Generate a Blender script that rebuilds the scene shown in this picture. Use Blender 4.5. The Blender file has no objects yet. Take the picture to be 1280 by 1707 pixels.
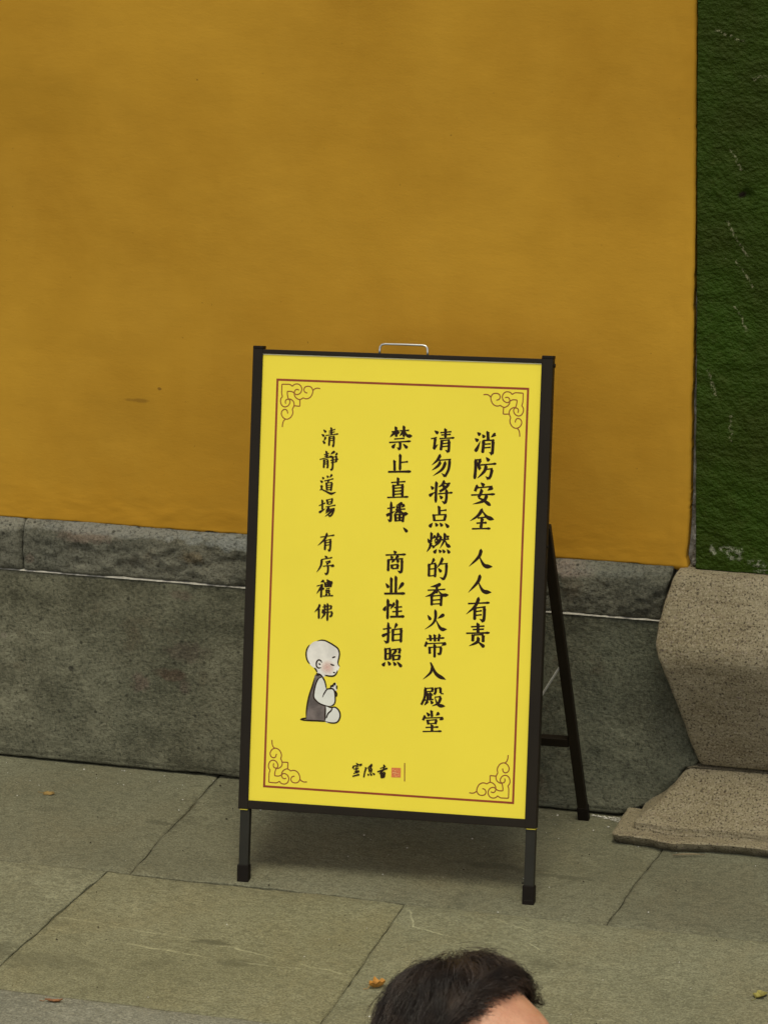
import bpy, bmesh, math, random
from mathutils import Vector, Matrix, noise

# ------------------------------------------------------------------ camera, light, exposure
scene = bpy.context.scene
COL = scene.collection
PSI, PITCH, ROLL = 0.3165, 0.2994, -0.0246
CAM = Vector((2.3365, -6.8006, 2.8755))
cam_data = bpy.data.cameras.new('camera')
cam = bpy.data.objects.new('camera', cam_data)
COL.objects.link(cam)
scene.camera = cam
f = Vector((-math.sin(PSI) * math.cos(PITCH), math.cos(PSI) * math.cos(PITCH), -math.sin(PITCH)))
x0 = Vector((math.cos(PSI), math.sin(PSI), 0))
u0 = x0.cross(f)
cx = x0 * math.cos(ROLL) + u0 * math.sin(ROLL)
cu = -x0 * math.sin(ROLL) + u0 * math.cos(ROLL)
cam.matrix_world = Matrix(((cx.x, cu.x, -f.x, CAM.x), (cx.y, cu.y, -f.y, CAM.y), (cx.z, cu.z, -f.z, CAM.z), (0, 0, 0, 1)))
cam_data.sensor_fit = 'VERTICAL'
cam_data.sensor_height = 36.0
cam_data.lens = 5700 / 1707 * 36.0
cam_data.clip_end = 500
cam_data.dof.use_dof = True
cam_data.dof.focus_distance = 6.75
cam_data.dof.aperture_fstop = 45

SUN_EL, SUN_AZ = math.radians(69), math.radians(20)     # azimuth from -Y (in front of the wall) towards +X
world = bpy.data.worlds.new('World')
scene.world = world
world.use_nodes = True
nt = world.node_tree
nt.nodes.clear()
wo = nt.nodes.new('ShaderNodeOutputWorld')
bg = nt.nodes.new('ShaderNodeBackground')
sky = nt.nodes.new('ShaderNodeTexSky')
sky.sky_type = 'NISHITA'
sky.sun_disc = False
sky.sun_elevation = SUN_EL
sky.sun_rotation = math.pi - SUN_AZ
hs = nt.nodes.new('ShaderNodeHueSaturation')
hs.inputs['Saturation'].default_value = 0.06
hs.inputs['Value'].default_value = 1.0
nt.links.new(sky.outputs[0], hs.inputs['Color'])
nt.links.new(hs.outputs[0], bg.inputs['Color'])
bg.inputs['Strength'].default_value = 0.12
nt.links.new(bg.outputs[0], wo.inputs['Surface'])

sd = bpy.data.lights.new('sun', 'SUN')
sd.energy = 1.5
sd.angle = math.radians(20)
sd.color = (1.0, 0.935, 0.72)
sun = bpy.data.objects.new('sun', sd)
COL.objects.link(sun)
sdir = Vector((math.sin(SUN_AZ) * math.cos(SUN_EL), -math.cos(SUN_AZ) * math.cos(SUN_EL), math.sin(SUN_EL)))
sun.rotation_euler = sdir.to_track_quat('Z', 'Y').to_euler()
sun.location = (0, -3, 8)

scene.render.engine = 'CYCLES'
scene.view_settings.view_transform = 'Standard'
scene.view_settings.look = 'None'
scene.view_settings.gamma = 1.0
scene.view_settings.use_curve_mapping = False
scene.view_settings.exposure = 0.38
scene.render.resolution_x = 767
scene.render.resolution_y = 1024

random.seed(7)
R = random.random
def rr(a, b): return a + (b - a) * random.random()
def ns(x, y, z=0.0): return noise.noise(Vector((x, y, z)))
def fbm(x, y, z=0.0, o=4): return noise.fractal(Vector((x, y, z)), 1.0, 2.0, o)

# ------------------------------------------------------------------ helpers
def tag(o, label=None, cat=None, group=None, kind=None):
    if label: o['label'] = label
    if cat: o['category'] = cat
    if group: o['group'] = group
    if kind: o['kind'] = kind
    return o

def obj(name, verts, faces, mat, parent=None, smooth=False, off=None, autosmooth=None):
    o0 = Vector(off) if off is not None else Vector((0, 0, 0))
    if off is None and parent is not None:
        o0 = Vector(parent['_o']) if '_o' in parent.keys() else Vector((0, 0, 0))
    me = bpy.data.meshes.new(name)
    me.from_pydata([tuple(Vector(v) - o0) for v in verts], [], faces)
    me.validate(); me.update()
    if mat: me.materials.append(mat)
    if smooth:
        me.polygons.foreach_set('use_smooth', [True] * len(me.polygons))
    o = bpy.data.objects.new(name, me)
    COL.objects.link(o)
    if parent is not None:
        o.parent = parent
        if '_o' in parent.keys(): o['_o'] = list(o0)
    elif off is not None:
        o.location = o0
        o['_o'] = list(o0)
    return o

def thing(name, label, cat, loc):
    o = bpy.data.objects.new(name, None)
    o.empty_display_size = 0.1
    COL.objects.link(o)
    o.location = loc
    o['_o'] = list(loc)
    return tag(o, label, cat)

class MB:
    def __init__(s): s.v, s.f = [], []
    def add(s, v, f):
        n = len(s.v); s.v += [Vector(a) for a in v]; s.f += [tuple(i + n for i in q) for q in f]
    def box(s, o, ax, ay, az, bevel=0.0):
        """box with corner o and edge vectors ax, ay, az, chamfered edges"""
        o, ax, ay, az = map(Vector, (o, ax, ay, az))
        if bevel <= 0:
            v = [o + ax * i + ay * j + az * k for k in (0, 1) for j in (0, 1) for i in (0, 1)]
            s.add(v, [(0, 2, 3, 1), (4, 5, 7, 6), (0, 1, 5, 4), (2, 6, 7, 3), (0, 4, 6, 2), (1, 3, 7, 5)])
            return
        bm = bmesh.new()
        v = [bm.verts.new(o + ax * i + ay * j + az * k) for k in (0, 1) for j in (0, 1) for i in (0, 1)]
        for q in [(0, 2, 3, 1), (4, 5, 7, 6), (0, 1, 5, 4), (2, 6, 7, 3), (0, 4, 6, 2), (1, 3, 7, 5)]:
            bm.faces.new([v[i] for i in q])
        bmesh.ops.bevel(bm, geom=bm.edges[:], offset=bevel, segments=2, affect='EDGES', profile=0.6)
        bm.verts.index_update()
        s.add([w.co.copy() for w in bm.verts], [tuple(w.index for w in q.verts) for q in bm.faces])
        bm.free()
    def tube(s, pts, r, n=10, cap=True):
        pts = [Vector(p) for p in pts]
        rs = r if isinstance(r, (list, tuple)) else [r] * len(pts)
        rings = []
        t0 = (pts[1] - pts[0]).normalized()
        up = Vector((0, 0, 1)) if abs(t0.z) < 0.9 else Vector((1, 0, 0))
        a = t0.cross(up).normalized()
        base = len(s.v)
        for i, p in enumerate(pts):
            t = (pts[min(i + 1, len(pts) - 1)] - pts[max(i - 1, 0)]).normalized()
            a = (a - t * a.dot(t)).normalized()
            b = t.cross(a)
            for k in range(n):
                an = 2 * math.pi * k / n
                s.v.append(p + (a * math.cos(an) + b * math.sin(an)) * rs[i])
        for i in range(len(pts) - 1):
            for k in range(n):
                k2 = (k + 1) % n
                s.f.append((base + i * n + k, base + i * n + k2, base + (i + 1) * n + k2, base + (i + 1) * n + k))
        if cap:
            s.f.append(tuple(base + k for k in range(n))[::-1])
            s.f.append(tuple(base + (len(pts) - 1) * n + k for k in range(n)))
    def build(s, name, mat, parent=None, smooth=False, off=None):
        return obj(name, s.v, s.f, mat, parent, smooth, off)

def sheet(name, P, nu, nv, back, mat, parent=None, off=None):
    """A relief: P(a, b) -> front point for a, b in 0..1, plus a rim and back moved by vector `back`."""
    v, fc = [], []
    for j in range(nv + 1):
        for i in range(nu + 1):
            v.append(Vector(P(i / nu, j / nv)))
    W = nu + 1
    for j in range(nv):
        for i in range(nu):
            fc.append((j * W + i, j * W + i + 1, (j + 1) * W + i + 1, (j + 1) * W + i))
    ring = [i for i in range(W)] + [j * W + nu for j in range(1, nv + 1)] + [nv * W + i for i in range(nu - 1, -1, -1)] + [j * W for j in range(nv - 1, 0, -1)]
    b0 = len(v)
    bk = Vector(back)
    for r_ in ring: v.append(v[r_] + bk)
    m = len(ring)
    for k in range(m):
        fc.append((ring[k], b0 + k, b0 + (k + 1) % m, ring[(k + 1) % m]))
    fc.append(tuple(b0 + k for k in range(m))[::-1])
    o = obj(name, v, fc, mat, parent, off=off)
    sm = [True] * (nu * nv) + [False] * (m + 1)
    if len(o.data.polygons) == len(sm): o.data.polygons.foreach_set('use_smooth', sm)
    return o

# ------------------------------------------------------------------ materials
class Mat:
    def __init__(s, name, rough=0.6, spec=0.5, metal=0.0):
        s.m = bpy.data.materials.new(name); s.m.use_nodes = True
        s.t = s.m.node_tree; s.b = s.t.nodes['Principled BSDF']
        s.b.inputs['Roughness'].default_value = rough
        s.b.inputs['Specular IOR Level'].default_value = spec
        s.b.inputs['Metallic'].default_value = metal
        s.tc = s.t.nodes.new('ShaderNodeTexCoord')
        s.bumpin = None
        g = s.t.nodes.new('ShaderNodeNewGeometry')
        s.pos = g.outputs['Position']
    def map(s, scale=(1, 1, 1), rot=(0, 0, 0), loc=(0, 0, 0)):
        m = s.t.nodes.new('ShaderNodeMapping')
        m.inputs['Scale'].default_value = scale; m.inputs['Rotation'].default_value = rot; m.inputs['Location'].default_value = loc
        s.t.links.new(s.pos, m.inputs['Vector']); return m.outputs[0]
    def noise(s, scale, detail=4, rough=0.55, vec=None, dist=0.0, lac=2.0):
        n = s.t.nodes.new('ShaderNodeTexNoise')
        n.inputs['Scale'].default_value = scale; n.inputs['Detail'].default_value = detail
        n.inputs['Roughness'].default_value = rough; n.inputs['Distortion'].default_value = dist
        n.inputs['Lacunarity'].default_value = lac
        s.t.links.new(vec if vec else s.pos, n.inputs['Vector']); return n.outputs['Fac']
    def voro(s, scale, vec=None, feat='F1', rand=1.0):
        n = s.t.nodes.new('ShaderNodeTexVoronoi'); n.feature = feat
        n.inputs['Scale'].default_value = scale; n.inputs['Randomness'].default_value = rand
        s.t.links.new(vec if vec else s.pos, n.inputs['Vector']); return n.outputs['Distance']
    def ramp(s, fac, stops, interp='LINEAR'):
        r = s.t.nodes.new('ShaderNodeValToRGB'); r.color_ramp.interpolation = interp
        el = r.color_ramp.elements
        for i, (p, c) in enumerate(stops):
            e = el[i] if i < 2 else el.new(p)
            e.position = p
            e.color = (c, c, c, 1) if isinstance(c, (int, float)) else (*c, 1)
        s.t.links.new(fac, r.inputs[0]); return r.outputs[0]
    def mix(s, fac, a, b, mode='MIX'):
        m = s.t.nodes.new('ShaderNodeMix'); m.data_type = 'RGBA'; m.blend_type = mode
        for sock, val in ((m.inputs['Factor'], fac), (m.inputs['A'], a), (m.inputs['B'], b)) if False else ((m.inputs[0], fac), (m.inputs[6], a), (m.inputs[7], b)):
            if isinstance(val, (int, float)):
                sock.default_value = val if sock == m.inputs[0] else (val, val, val, 1)
            elif isinstance(val, tuple): sock.default_value = (*val, 1)
            else: s.t.links.new(val, sock)
        return m.outputs[2]
    def math(s, op, a, b=0.0, c=None, clamp=False):
        m = s.t.nodes.new('ShaderNodeMath'); m.operation = op; m.use_clamp = clamp
        for i, val in enumerate((a, b) if c is None else (a, b, c)):
            if isinstance(val, (int, float)): m.inputs[i].default_value = val
            else: s.t.links.new(val, m.inputs[i])
        return m.outputs[0]
    def sep(s):
        n = s.t.nodes.new('ShaderNodeSeparateXYZ'); s.t.links.new(s.pos, n.inputs[0]); return n.outputs
    def color(s, c):
        if isinstance(c, tuple): s.b.inputs['Base Color'].default_value = (*c, 1)
        else: s.t.links.new(c, s.b.inputs['Base Color'])
        return s
    def rough(s, c):
        s.t.links.new(c, s.b.inputs['Roughness']); return s
    def bump(s, h, dist=0.002, strength=1.0):
        n = s.t.nodes.new('ShaderNodeBump'); n.inputs['Distance'].default_value = dist; n.inputs['Strength'].default_value = strength
        s.t.links.new(h, n.inputs['Height'])
        if s.bumpin: s.t.links.new(s.bumpin, n.inputs['Normal'])
        s.bumpin = n.outputs[0]
        s.t.links.new(s.bumpin, s.b.inputs['Normal']); return s

def island(m, x, z, rx, rz, col, base, amt=0.8, edge=14.0):
    """an uneven patch of colour centred on x, z of a wall"""
    o = m.sep()
    dx = m.math('DIVIDE', m.math('SUBTRACT', o[0], x), rx)
    dz = m.math('DIVIDE', m.math('SUBTRACT', o[2], z), rz)
    d = m.math('SQRT', m.math('ADD', m.math('MULTIPLY', dx, dx), m.math('MULTIPLY', dz, dz)))
    n = m.noise(edge, 5, 0.6)
    d2 = m.math('ADD', d, m.math('MULTIPLY', m.math('SUBTRACT', n, 0.5), 1.6))
    k = m.ramp(d2, [(0.55, amt), (1.15, 0.0)])
    return m.mix(k, base, col)

def seg_dist(m, o, p, q):
    (x1, y1), (x2, y2) = p, q
    L = math.hypot(x2 - x1, y2 - y1); ux, uy = (x2 - x1) / L, (y2 - y1) / L
    dx = m.math('SUBTRACT', o[0], x1); dy = m.math('SUBTRACT', o[1], y1)
    al = m.math('ADD', m.math('MULTIPLY', dx, ux), m.math('MULTIPLY', dy, uy))
    ac = m.math('ADD', m.math('MULTIPLY', dx, -uy), m.math('MULTIPLY', dy, ux))
    over = m.math('SUBTRACT', m.math('ABSOLUTE', m.math('SUBTRACT', al, L / 2)), L / 2)
    return m.math('MAXIMUM', m.math('ABSOLUTE', ac), over)

# ochre plaster
def mat_plaster():
    m = Mat('ochre_plaster', 0.85, 0.12)
    n1 = m.noise(1.7, 5, 0.55, m.map((1, 1, 1), loc=(0.4, 0, 0.3)))
    c = m.mix(m.ramp(n1, [(0.34, 0.0), (0.66, 1.0)]), (0.405, 0.208, 0.0175), (0.510, 0.276, 0.026))
    n2 = m.noise(6.0, 6, 0.6, m.map((1, 1, 0.6)), 0.4)
    c = m.mix(m.ramp(n2, [(0.42, 0.0), (0.72, 0.35)]), c, (0.535, 0.297, 0.033))
    n3 = m.noise(3.1, 5, 0.6, m.map((1, 1, 0.45), loc=(3, 1, 2)))
    c = m.mix(m.ramp(n3, [(0.55, 0.0), (0.75, 0.3)]), c, (0.365, 0.182, 0.013))
    # faint trowel streaks
    st = m.noise(60, 4, 0.6, m.map((0.18, 1, 1.6), (0, 0.12, 0)))
    c = m.mix(m.ramp(st, [(0.45, 0.0), (0.75, 0.05)]), c, (0.32, 0.168, 0.014))
    o = m.sep()
    low = m.ramp(m.math('ADD', o[2], m.math('MULTIPLY', m.math('SUBTRACT', n2, 0.5), 0.5)), [(0.60, 0.45), (0.78, 0.0)])
    c = m.mix(low, c, (0.475, 0.238, 0.018))
    c = island(m, -0.52, 0.83, 0.12, 0.07, (0.33, 0.175, 0.016), c, 0.25, 9)
    c = island(m, -0.72, 1.52, 0.22, 0.10, (0.34, 0.18, 0.014), c, 0.3, 6)
    c = island(m, -0.475, 0.875, 0.035, 0.006, (0.17, 0.085, 0.012), c, 0.5, 30)
    c = island(m, -0.42, 0.905, 0.006, 0.004, (0.15, 0.07, 0.012), c, 0.7, 60)
    for (x, z, r) in ((-0.30, 1.602, 0.0035), (-0.15, 1.62, 0.002), (0.63, 1.47, 0.002), (0.03, 1.69, 0.002), (0.70, 1.05, 0.002), (-0.62, 1.15, 0.002)):
        c = island(m, x, z, r * 0.6, r * 0.6, (0.15, 0.075, 0.01), c, 0.7, 160)
    # lime specks and tiny flakes lost
    sp = m.ramp(m.noise(95, 2, 0.5), [(0.76, 0.0), (0.80, 0.5)])
    c = m.mix(sp, c, (0.16, 0.08, 0.012))
    m.color(c)
    m.bump(m.noise(2.6, 3, 0.5), 0.012, 0.35)
    m.bump(m.noise(14, 4, 0.5, m.map((0.6, 1, 1.3))), 0.0022, 0.5)
    m.bump(m.noise(170, 5, 0.65, m.map((0.5, 1, 1.3))), 0.0005, 0.6)
    return m.m

def mat_core():
    m = Mat('lime_mortar', 0.9, 0.2)
    n = m.noise(30, 6, 0.65)
    m.color(m.mix(m.ramp(n, [(0.35, 0.0), (0.65, 1.0)]), (0.10, 0.085, 0.06), (0.42, 0.40, 0.36)))
    m.bump(m.noise(60, 6, 0.7), 0.006, 1.0)
    return m.m

def mat_green():
    m = Mat('green_paint', 0.55, 0.12)
    n1 = m.noise(5, 5, 0.6)
    c = m.mix(m.ramp(n1, [(0.35, 0.0), (0.65, 1.0)]), (0.0215, 0.034, 0.0012), (0.0235, 0.050, 0.0016))
    n2 = m.noise(45, 5, 0.7)
    c = m.mix(m.ramp(n2, [(0.52, 0.0), (0.75, 0.55)]), c, (0.045, 0.062, 0.009))
    fl = m.noise(120, 4, 0.7, m.map(loc=(2, 2, 2)))
    c = m.mix(m.ramp(fl, [(0.725, 0.0), (0.75, 0.8)]), c, (0.20, 0.20, 0.13))
    c = island(m, 0.894, 1.400, 0.010, 0.010, (0.010, 0.005, 0.003), c, 0.95, 60)
    o = m.sep()
    wz = m.math('MULTIPLY', m.math('SUBTRACT', m.noise(60, 5, 0.7), 0.5), 0.03)
    ow = (m.math('ADD', o[0], wz), m.math('SUBTRACT', o[2], wz))
    brk = m.ramp(m.noise(140, 4, 0.7), [(0.47, 0.0), (0.60, 0.6)])
    for pl in (((0.838, 1.739), (0.866, 1.729), (0.899, 1.717)), ((0.868, 1.491), (0.879, 1.478), (0.889, 1.456)), ((0.861, 1.346), (0.881, 1.311), (0.905, 1.272)),
               ((0.883, 1.258), (0.901, 1.235), (0.917, 1.204)), ((0.917, 1.642), (0.947, 1.65)), ((0.883, 1.157), (0.904, 1.113)), ((0.823, 1.022), (0.838, 0.969)), ((0.872, 0.93), (0.875, 0.87))):
        for p, q in zip(pl, pl[1:]):
            k = m.math('MULTIPLY', m.ramp(m.math('DIVIDE', seg_dist(m, ow, p, q), 0.0035), [(0.3, 1.0), (1.0, 0.0)]), brk)
            c = m.mix(k, c, (0.30, 0.28, 0.17))
    for (x, z, a, b) in ((0.862, 0.628, 0.016, 0.010), (0.882, 0.622, 0.022, 0.020), (0.934, 0.602, 0.022, 0.010), (0.95, 0.585, 0.03, 0.006), (0.838, 0.625, 0.010, 0.014)):
        c2 = island(m, x, z, a, b, (0.30, 0.30, 0.22), c, 1.0, 95)
        c = m.mix(m.ramp(m.noise(75, 5, 0.75), [(0.46, 0.0), (0.56, 0.7)]), c, c2)
    m.color(c)
    h = m.noise(95, 3, 0.5, m.map((1, 1, 1.25), (0, 0.5, 0)))
    m.bump(m.noise(30, 3, 0.5), 0.004, 0.6)
    m.bump(h, 0.0080, 1.0)
    m.bump(m.noise(260, 3, 0.6), 0.0018, 0.8)
    return m.m

def mat_stone(name, dark, light, tint, seed, bump=1.0, rust=True, clasts=False, marks=()):
    m = Mat(name, 0.85, 0.3)
    L = (seed, seed * 0.7, seed * 1.3)
    n1 = m.noise(5.5, 7, 0.68, m.map(loc=L))
    c = m.mix(m.ramp(n1, [(0.36, 0.0), (0.62, 1.0)]), tuple(x * 1.05 for x in dark), tuple(x * 1.6 for x in light))
    n2 = m.noise(2.6, 4, 0.6, m.map(loc=(seed + 5, 1, 2)))
    c = m.mix(m.ramp(n2, [(0.45, 0.0), (0.7, 0.55)]), c, tint)
    if rust:
        n3 = m.noise(7, 5, 0.65, m.map(loc=(seed + 9, 3, 1)))
        c = m.mix(m.ramp(n3, [(0.60, 0.0), (0.74, 0.55)]), c, (0.135, 0.095, 0.055))
    if clasts:
        v = m.voro(11, m.map((1, 1, 1), loc=L), 'F1')
        c = m.mix(m.ramp(v, [(0.17, 0.45), (0.22, 0.0)]), c, (0.17, 0.125, 0.09))
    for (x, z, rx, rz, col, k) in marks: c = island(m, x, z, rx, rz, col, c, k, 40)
    g = m.noise(150, 6, 0.8)
    c = m.mix(m.ramp(g, [(0.39, 0.7), (0.5, 0.0)]), c, tuple(a * 0.35 for a in dark))
    c = m.mix(m.ramp(g, [(0.54, 0.0), (0.68, 0.65)]), c, tuple(min(1, a * 1.8) for a in light))
    pit = m.ramp(m.voro(26, m.map(loc=L)), [(0.07, 0.8), (0.13, 0.0)])
    c = m.mix(pit, c, tuple(a * 0.4 for a in dark))
    m.color(c)
    m.bump(m.noise(20, 5, 0.65), 0.010 * bump, 0.8)
    m.bump(m.noise(80, 6, 0.75, m.map((1, 1, 1.35), (0, 0.7, 0))), 0.0095 * bump, 1.0)
    return m.m

def mat_granite(name, k=1.0):
    m = Mat(name, 0.82, 0.3)
    n1 = m.noise(6, 5, 0.6)
    c = m.mix(m.ramp(n1, [(0.35, 0.0), (0.65, 1.0)]), (0.268 * k, 0.224 * k, 0.130 * k), (0.350 * k, 0.300 * k, 0.190 * k))
    st = m.noise(40, 4, 0.6, m.map((0.25, 1, 2.2)))
    c = m.mix(m.ramp(st, [(0.5, 0.0), (0.72, 0.5)]), c, (0.15 * k, 0.105 * k, 0.06 * k))
    g = m.noise(230, 3, 0.6)
    c = m.mix(m.ramp(g, [(0.36, 0.95), (0.44, 0.0)]), c, (0.060, 0.044, 0.030))
    c = m.mix(m.ramp(g, [(0.55, 0.0), (0.66, 0.8)]), c, (0.46, 0.40, 0.29))
    pt = m.ramp(m.math('ADD', m.voro(48), m.math('MULTIPLY', m.noise(120, 3, 0.6), 0.25)), [(0.20, 0.8), (0.26, 0.0)])
    c = m.mix(pt, c, (0.07, 0.05, 0.035))
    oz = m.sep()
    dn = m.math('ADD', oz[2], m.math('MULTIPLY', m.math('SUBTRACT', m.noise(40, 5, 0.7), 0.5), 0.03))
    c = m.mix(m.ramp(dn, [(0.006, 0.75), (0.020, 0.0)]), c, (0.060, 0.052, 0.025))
    pk = m.noise(150, 2, 0.5, m.map(loc=(4, 4, 4)))
    c = m.mix(m.ramp(pk, [(0.6, 0.0), (0.7, 0.4)]), c, (0.20, 0.15, 0.14))
    m.color(c)
    m.bump(m.noise(26, 5, 0.65, m.map((1, 1, 1.8))), 0.008, 0.9)
    m.bump(m.noise(55, 5, 0.7, m.map((0.16, 1, 2.6))), 0.006, 0.8)
    m.bump(m.noise(110, 6, 0.8), 0.008, 1.0)
    return m.m

def mat_paving(name, seed, a, b, warm, veins=(), stains=()):
    m = Mat(name, 0.78, 0.3)
    L = (seed, seed * 1.7, 0)
    n1 = m.noise(2.4, 6, 0.6, m.map(loc=L))
    c = m.mix(m.ramp(n1, [(0.32, 0.0), (0.68, 1.0)]), a, b)
    n2 = m.noise(5.5, 5, 0.65, m.map((1, 0.6, 1), loc=(seed + 3, 2, 0)), 0.5)
    c = m.mix(m.ramp(n2, [(0.46, 0.0), (0.7, 0.6)]), c, warm)
    n3 = m.noise(9, 6, 0.7, m.map(loc=(seed + 7, 5, 0)), 1.0)
    c = m.mix(m.ramp(n3, [(0.55, 0.0), (0.66, 0.5)]), c, tuple(x * 0.66 for x in a))
    n4 = m.noise(7, 6, 0.7, m.map(loc=(seed + 17, 1, 0)), 0.6)
    c = m.mix(m.ramp(n4, [(0.56, 0.0), (0.68, 0.4)]), c, tuple(x * 1.3 for x in b))
    g = m.noise(210, 4, 0.7)
    c = m.mix(m.ramp(g, [(0.38, 0.7), (0.5, 0.0)]), c, tuple(x * 0.5 for x in a))
    c = m.mix(m.ramp(g, [(0.54, 0.0), (0.70, 0.55)]), c, tuple(x * 1.6 for x in b))
    g2 = m.noise(55, 6, 0.8, m.map((0.85, 1.15, 1), (0, 0, 0.5), (seed, 2, 0)))
    c = m.mix(m.ramp(g2, [(0.40, 0.55), (0.52, 0.0)]), c, tuple(x * 0.62 for x in a))
    if veins or stains:
        wn = m.t.nodes.new('ShaderNodeTexNoise'); wn.inputs['Scale'].default_value = 22; wn.inputs['Detail'].default_value = 5
        m.t.links.new(m.pos, wn.inputs['Vector'])
        vm = m.t.nodes.new('ShaderNodeVectorMath'); vm.operation = 'MULTIPLY_ADD'
        m.t.links.new(wn.outputs['Color'], vm.inputs[0]); vm.inputs[1].default_value = (0.022, 0.022, 0); vm.inputs[2].default_value = (-0.011, -0.011, 0)
        va = m.t.nodes.new('ShaderNodeVectorMath'); va.operation = 'ADD'
        m.t.links.new(vm.outputs[0], va.inputs[0]); m.t.links.new(m.pos, va.inputs[1])
        sp_ = m.t.nodes.new('ShaderNodeSeparateXYZ'); m.t.links.new(va.outputs[0], sp_.inputs[0]); o = sp_.outputs
        brk = m.ramp(m.noise(13, 4, 0.7), [(0.42, 0.03), (0.64, 0.5)])
        for pl, wd in veins:
            for p, q in zip(pl, pl[1:]):
                k = m.math('MULTIPLY', m.ramp(m.math('DIVIDE', seg_dist(m, o, p, q), wd), [(0.35, 1.0), (1.0, 0.0)]), brk)
                c = m.mix(k, c, tuple(min(1, x * 2.0) for x in b))
        for (x, y, rx, ry, k) in stains:
            ddx = m.math('DIVIDE', m.math('SUBTRACT', o[0], x), rx); ddy = m.math('DIVIDE', m.math('SUBTRACT', o[1], y), ry)
            d = m.math('SQRT', m.math('ADD', m.math('MULTIPLY', ddx, ddx), m.math('MULTIPLY', ddy, ddy)))
            d = m.math('ADD', d, m.math('MULTIPLY', m.math('SUBTRACT', m.noise(30, 5, 0.7), 0.5), 2.2))
            c = m.mix(m.ramp(d, [(0.5, k), (1.2, 0.0)]), c, tuple(x * 0.5 for x in a))
    m.color(c)
    m.bump(m.noise(5, 4, 0.5), 0.006, 0.4)
    m.bump(m.noise(36, 6, 0.75, m.map((0.85, 1.25, 1), (0, 0, 0.5))), 0.0055, 1.0)
    m.bump(m.noise(150, 5, 0.75), 0.0026, 0.9)
    return m.m

def flat(name, col, rough=0.6, spec=0.4, metal=0.0, var=0.12, sc=30, bmp=0.0):
    m = Mat(name, rough, spec, metal)
    n = m.noise(sc, 4, 0.6)
    m.color(m.mix(m.ramp(n, [(0.35, 0.0), (0.65, 1.0)]), tuple(x * (1 - var) for x in col), tuple(min(1, x * (1 + var)) for x in col)))
    if bmp: m.bump(m.noise(sc * 6, 3, 0.6), bmp, 1.0)
    return m.m

M = {}
M['plaster'] = mat_plaster()
M['core'] = mat_core()
M['green'] = mat_green()
M['plinth'] = mat_stone('plinth_stone', (0.098, 0.094, 0.058), (0.158, 0.152, 0.100), (0.088, 0.096, 0.063), 1.0, 1.0, True, False,
  ((-0.485, 0.216, 0.030, 0.026, (0.165, 0.13, 0.095), 0.95), (-0.41, 0.24, 0.045, 0.018, (0.11, 0.078, 0.050), 0.95), (-0.38, 0.215, 0.02, 0.02, (0.15, 0.11, 0.085), 0.6), (-0.378, 0.435, 0.03, 0.014, (0.17, 0.125, 0.09), 0.5), (-0.656, 0.235, 0.008, 0.008, (0.03, 0.028, 0.02), 0.9), (-0.37, 0.30, 0.06, 0.03, (0.12, 0.085, 0.065), 0.5), (-0.82, 0.30, 0.012, 0.008, (0.28, 0.25, 0.18), 0.7)))
M['plinth2'] = mat_stone('plinth_stone_green', (0.088, 0.088, 0.058), (0.138, 0.138, 0.094), (0.080, 0.094, 0.066), 4.3, 1.0, True, False)
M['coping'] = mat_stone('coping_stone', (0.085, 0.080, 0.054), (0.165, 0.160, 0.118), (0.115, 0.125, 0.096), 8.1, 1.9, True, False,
  ((-0.60, 0.560, 0.085, 0.022, (0.26, 0.19, 0.14), 0.7), (-0.345, 0.528, 0.035, 0.018, (0.20, 0.15, 0.08), 0.7), (-0.742, 0.495, 0.014, 0.014, (0.20, 0.15, 0.11), 0.6), (-0.50, 0.575, 0.30, 0.018, (0.34, 0.34, 0.29), 0.8), (-0.20, 0.565, 0.2, 0.018, (0.34, 0.36, 0.33), 0.8), (-0.80, 0.572, 0.1, 0.02, (0.34, 0.33, 0.26), 0.8), (0.53, 0.566, 0.06, 0.02, (0.40, 0.33, 0.27), 0.8), (0.62, 0.57, 0.12, 0.018, (0.26, 0.27, 0.22), 0.6)))  # pale marks along the top mix real staining with painted-in light from above
M['granite'] = mat_granite('beige_granite')
M['granite2'] = mat_granite('beige_granite_footing', 1.05)
M['mortar'] = flat('white_mortar', (0.42, 0.40, 0.34), 0.9, 0.2, 0, 0.3, 60, 0.003)
M['stay'] = flat('zinc_stay', (0.30, 0.30, 0.27), 0.5, 0.5, 0, 0.2, 60)
M['joint'] = flat('joint_dirt', (0.085, 0.078, 0.048), 0.95, 0.1, 0, 0.4, 40, 0.004)
M['frame'] = flat('black_frame', (0.0125, 0.0088, 0.0045), 0.55, 0.18, 0, 0.12, 8, 0.0)
M['legs'] = flat('dark_leg_metal', (0.0150, 0.0138, 0.0085), 0.5, 0.25, 0, 0.12, 14, 0.0)
M['rubber'] = flat('black_rubber', (0.0075, 0.0050, 0.0030), 0.6, 0.15)
M['poster'] = flat('yellow_poster', (0.80, 0.655, 0.040), 0.36, 0.35, 0, 0.018, 4)
M['cover'] = flat('white_edge', (0.75, 0.72, 0.55), 0.5, 0.4)
M['ink'] = flat('brown_black_ink', (0.020, 0.009, 0.004), 0.6, 0.15)
M['redline'] = flat('red_brown_ink', (0.26, 0.042, 0.010), 0.5, 0.35)
M['ornink'] = flat('brown_line_ink', (0.25, 0.075, 0.012), 0.5, 0.35)
M['seal'] = flat('orange_red_ink', (0.62, 0.17, 0.05), 0.5, 0.35, 0, 0.15, 300)
M['sealw'] = flat('pale_seal_ink', (0.80, 0.50, 0.20), 0.5, 0.35)
M['pale'] = flat('pale_grey_print', (0.66, 0.66, 0.60), 0.5, 0.35, 0, 0.05, 30)
M['skinprint'] = flat('pale_skin_print', (0.70, 0.67, 0.61), 0.5, 0.35)
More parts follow.
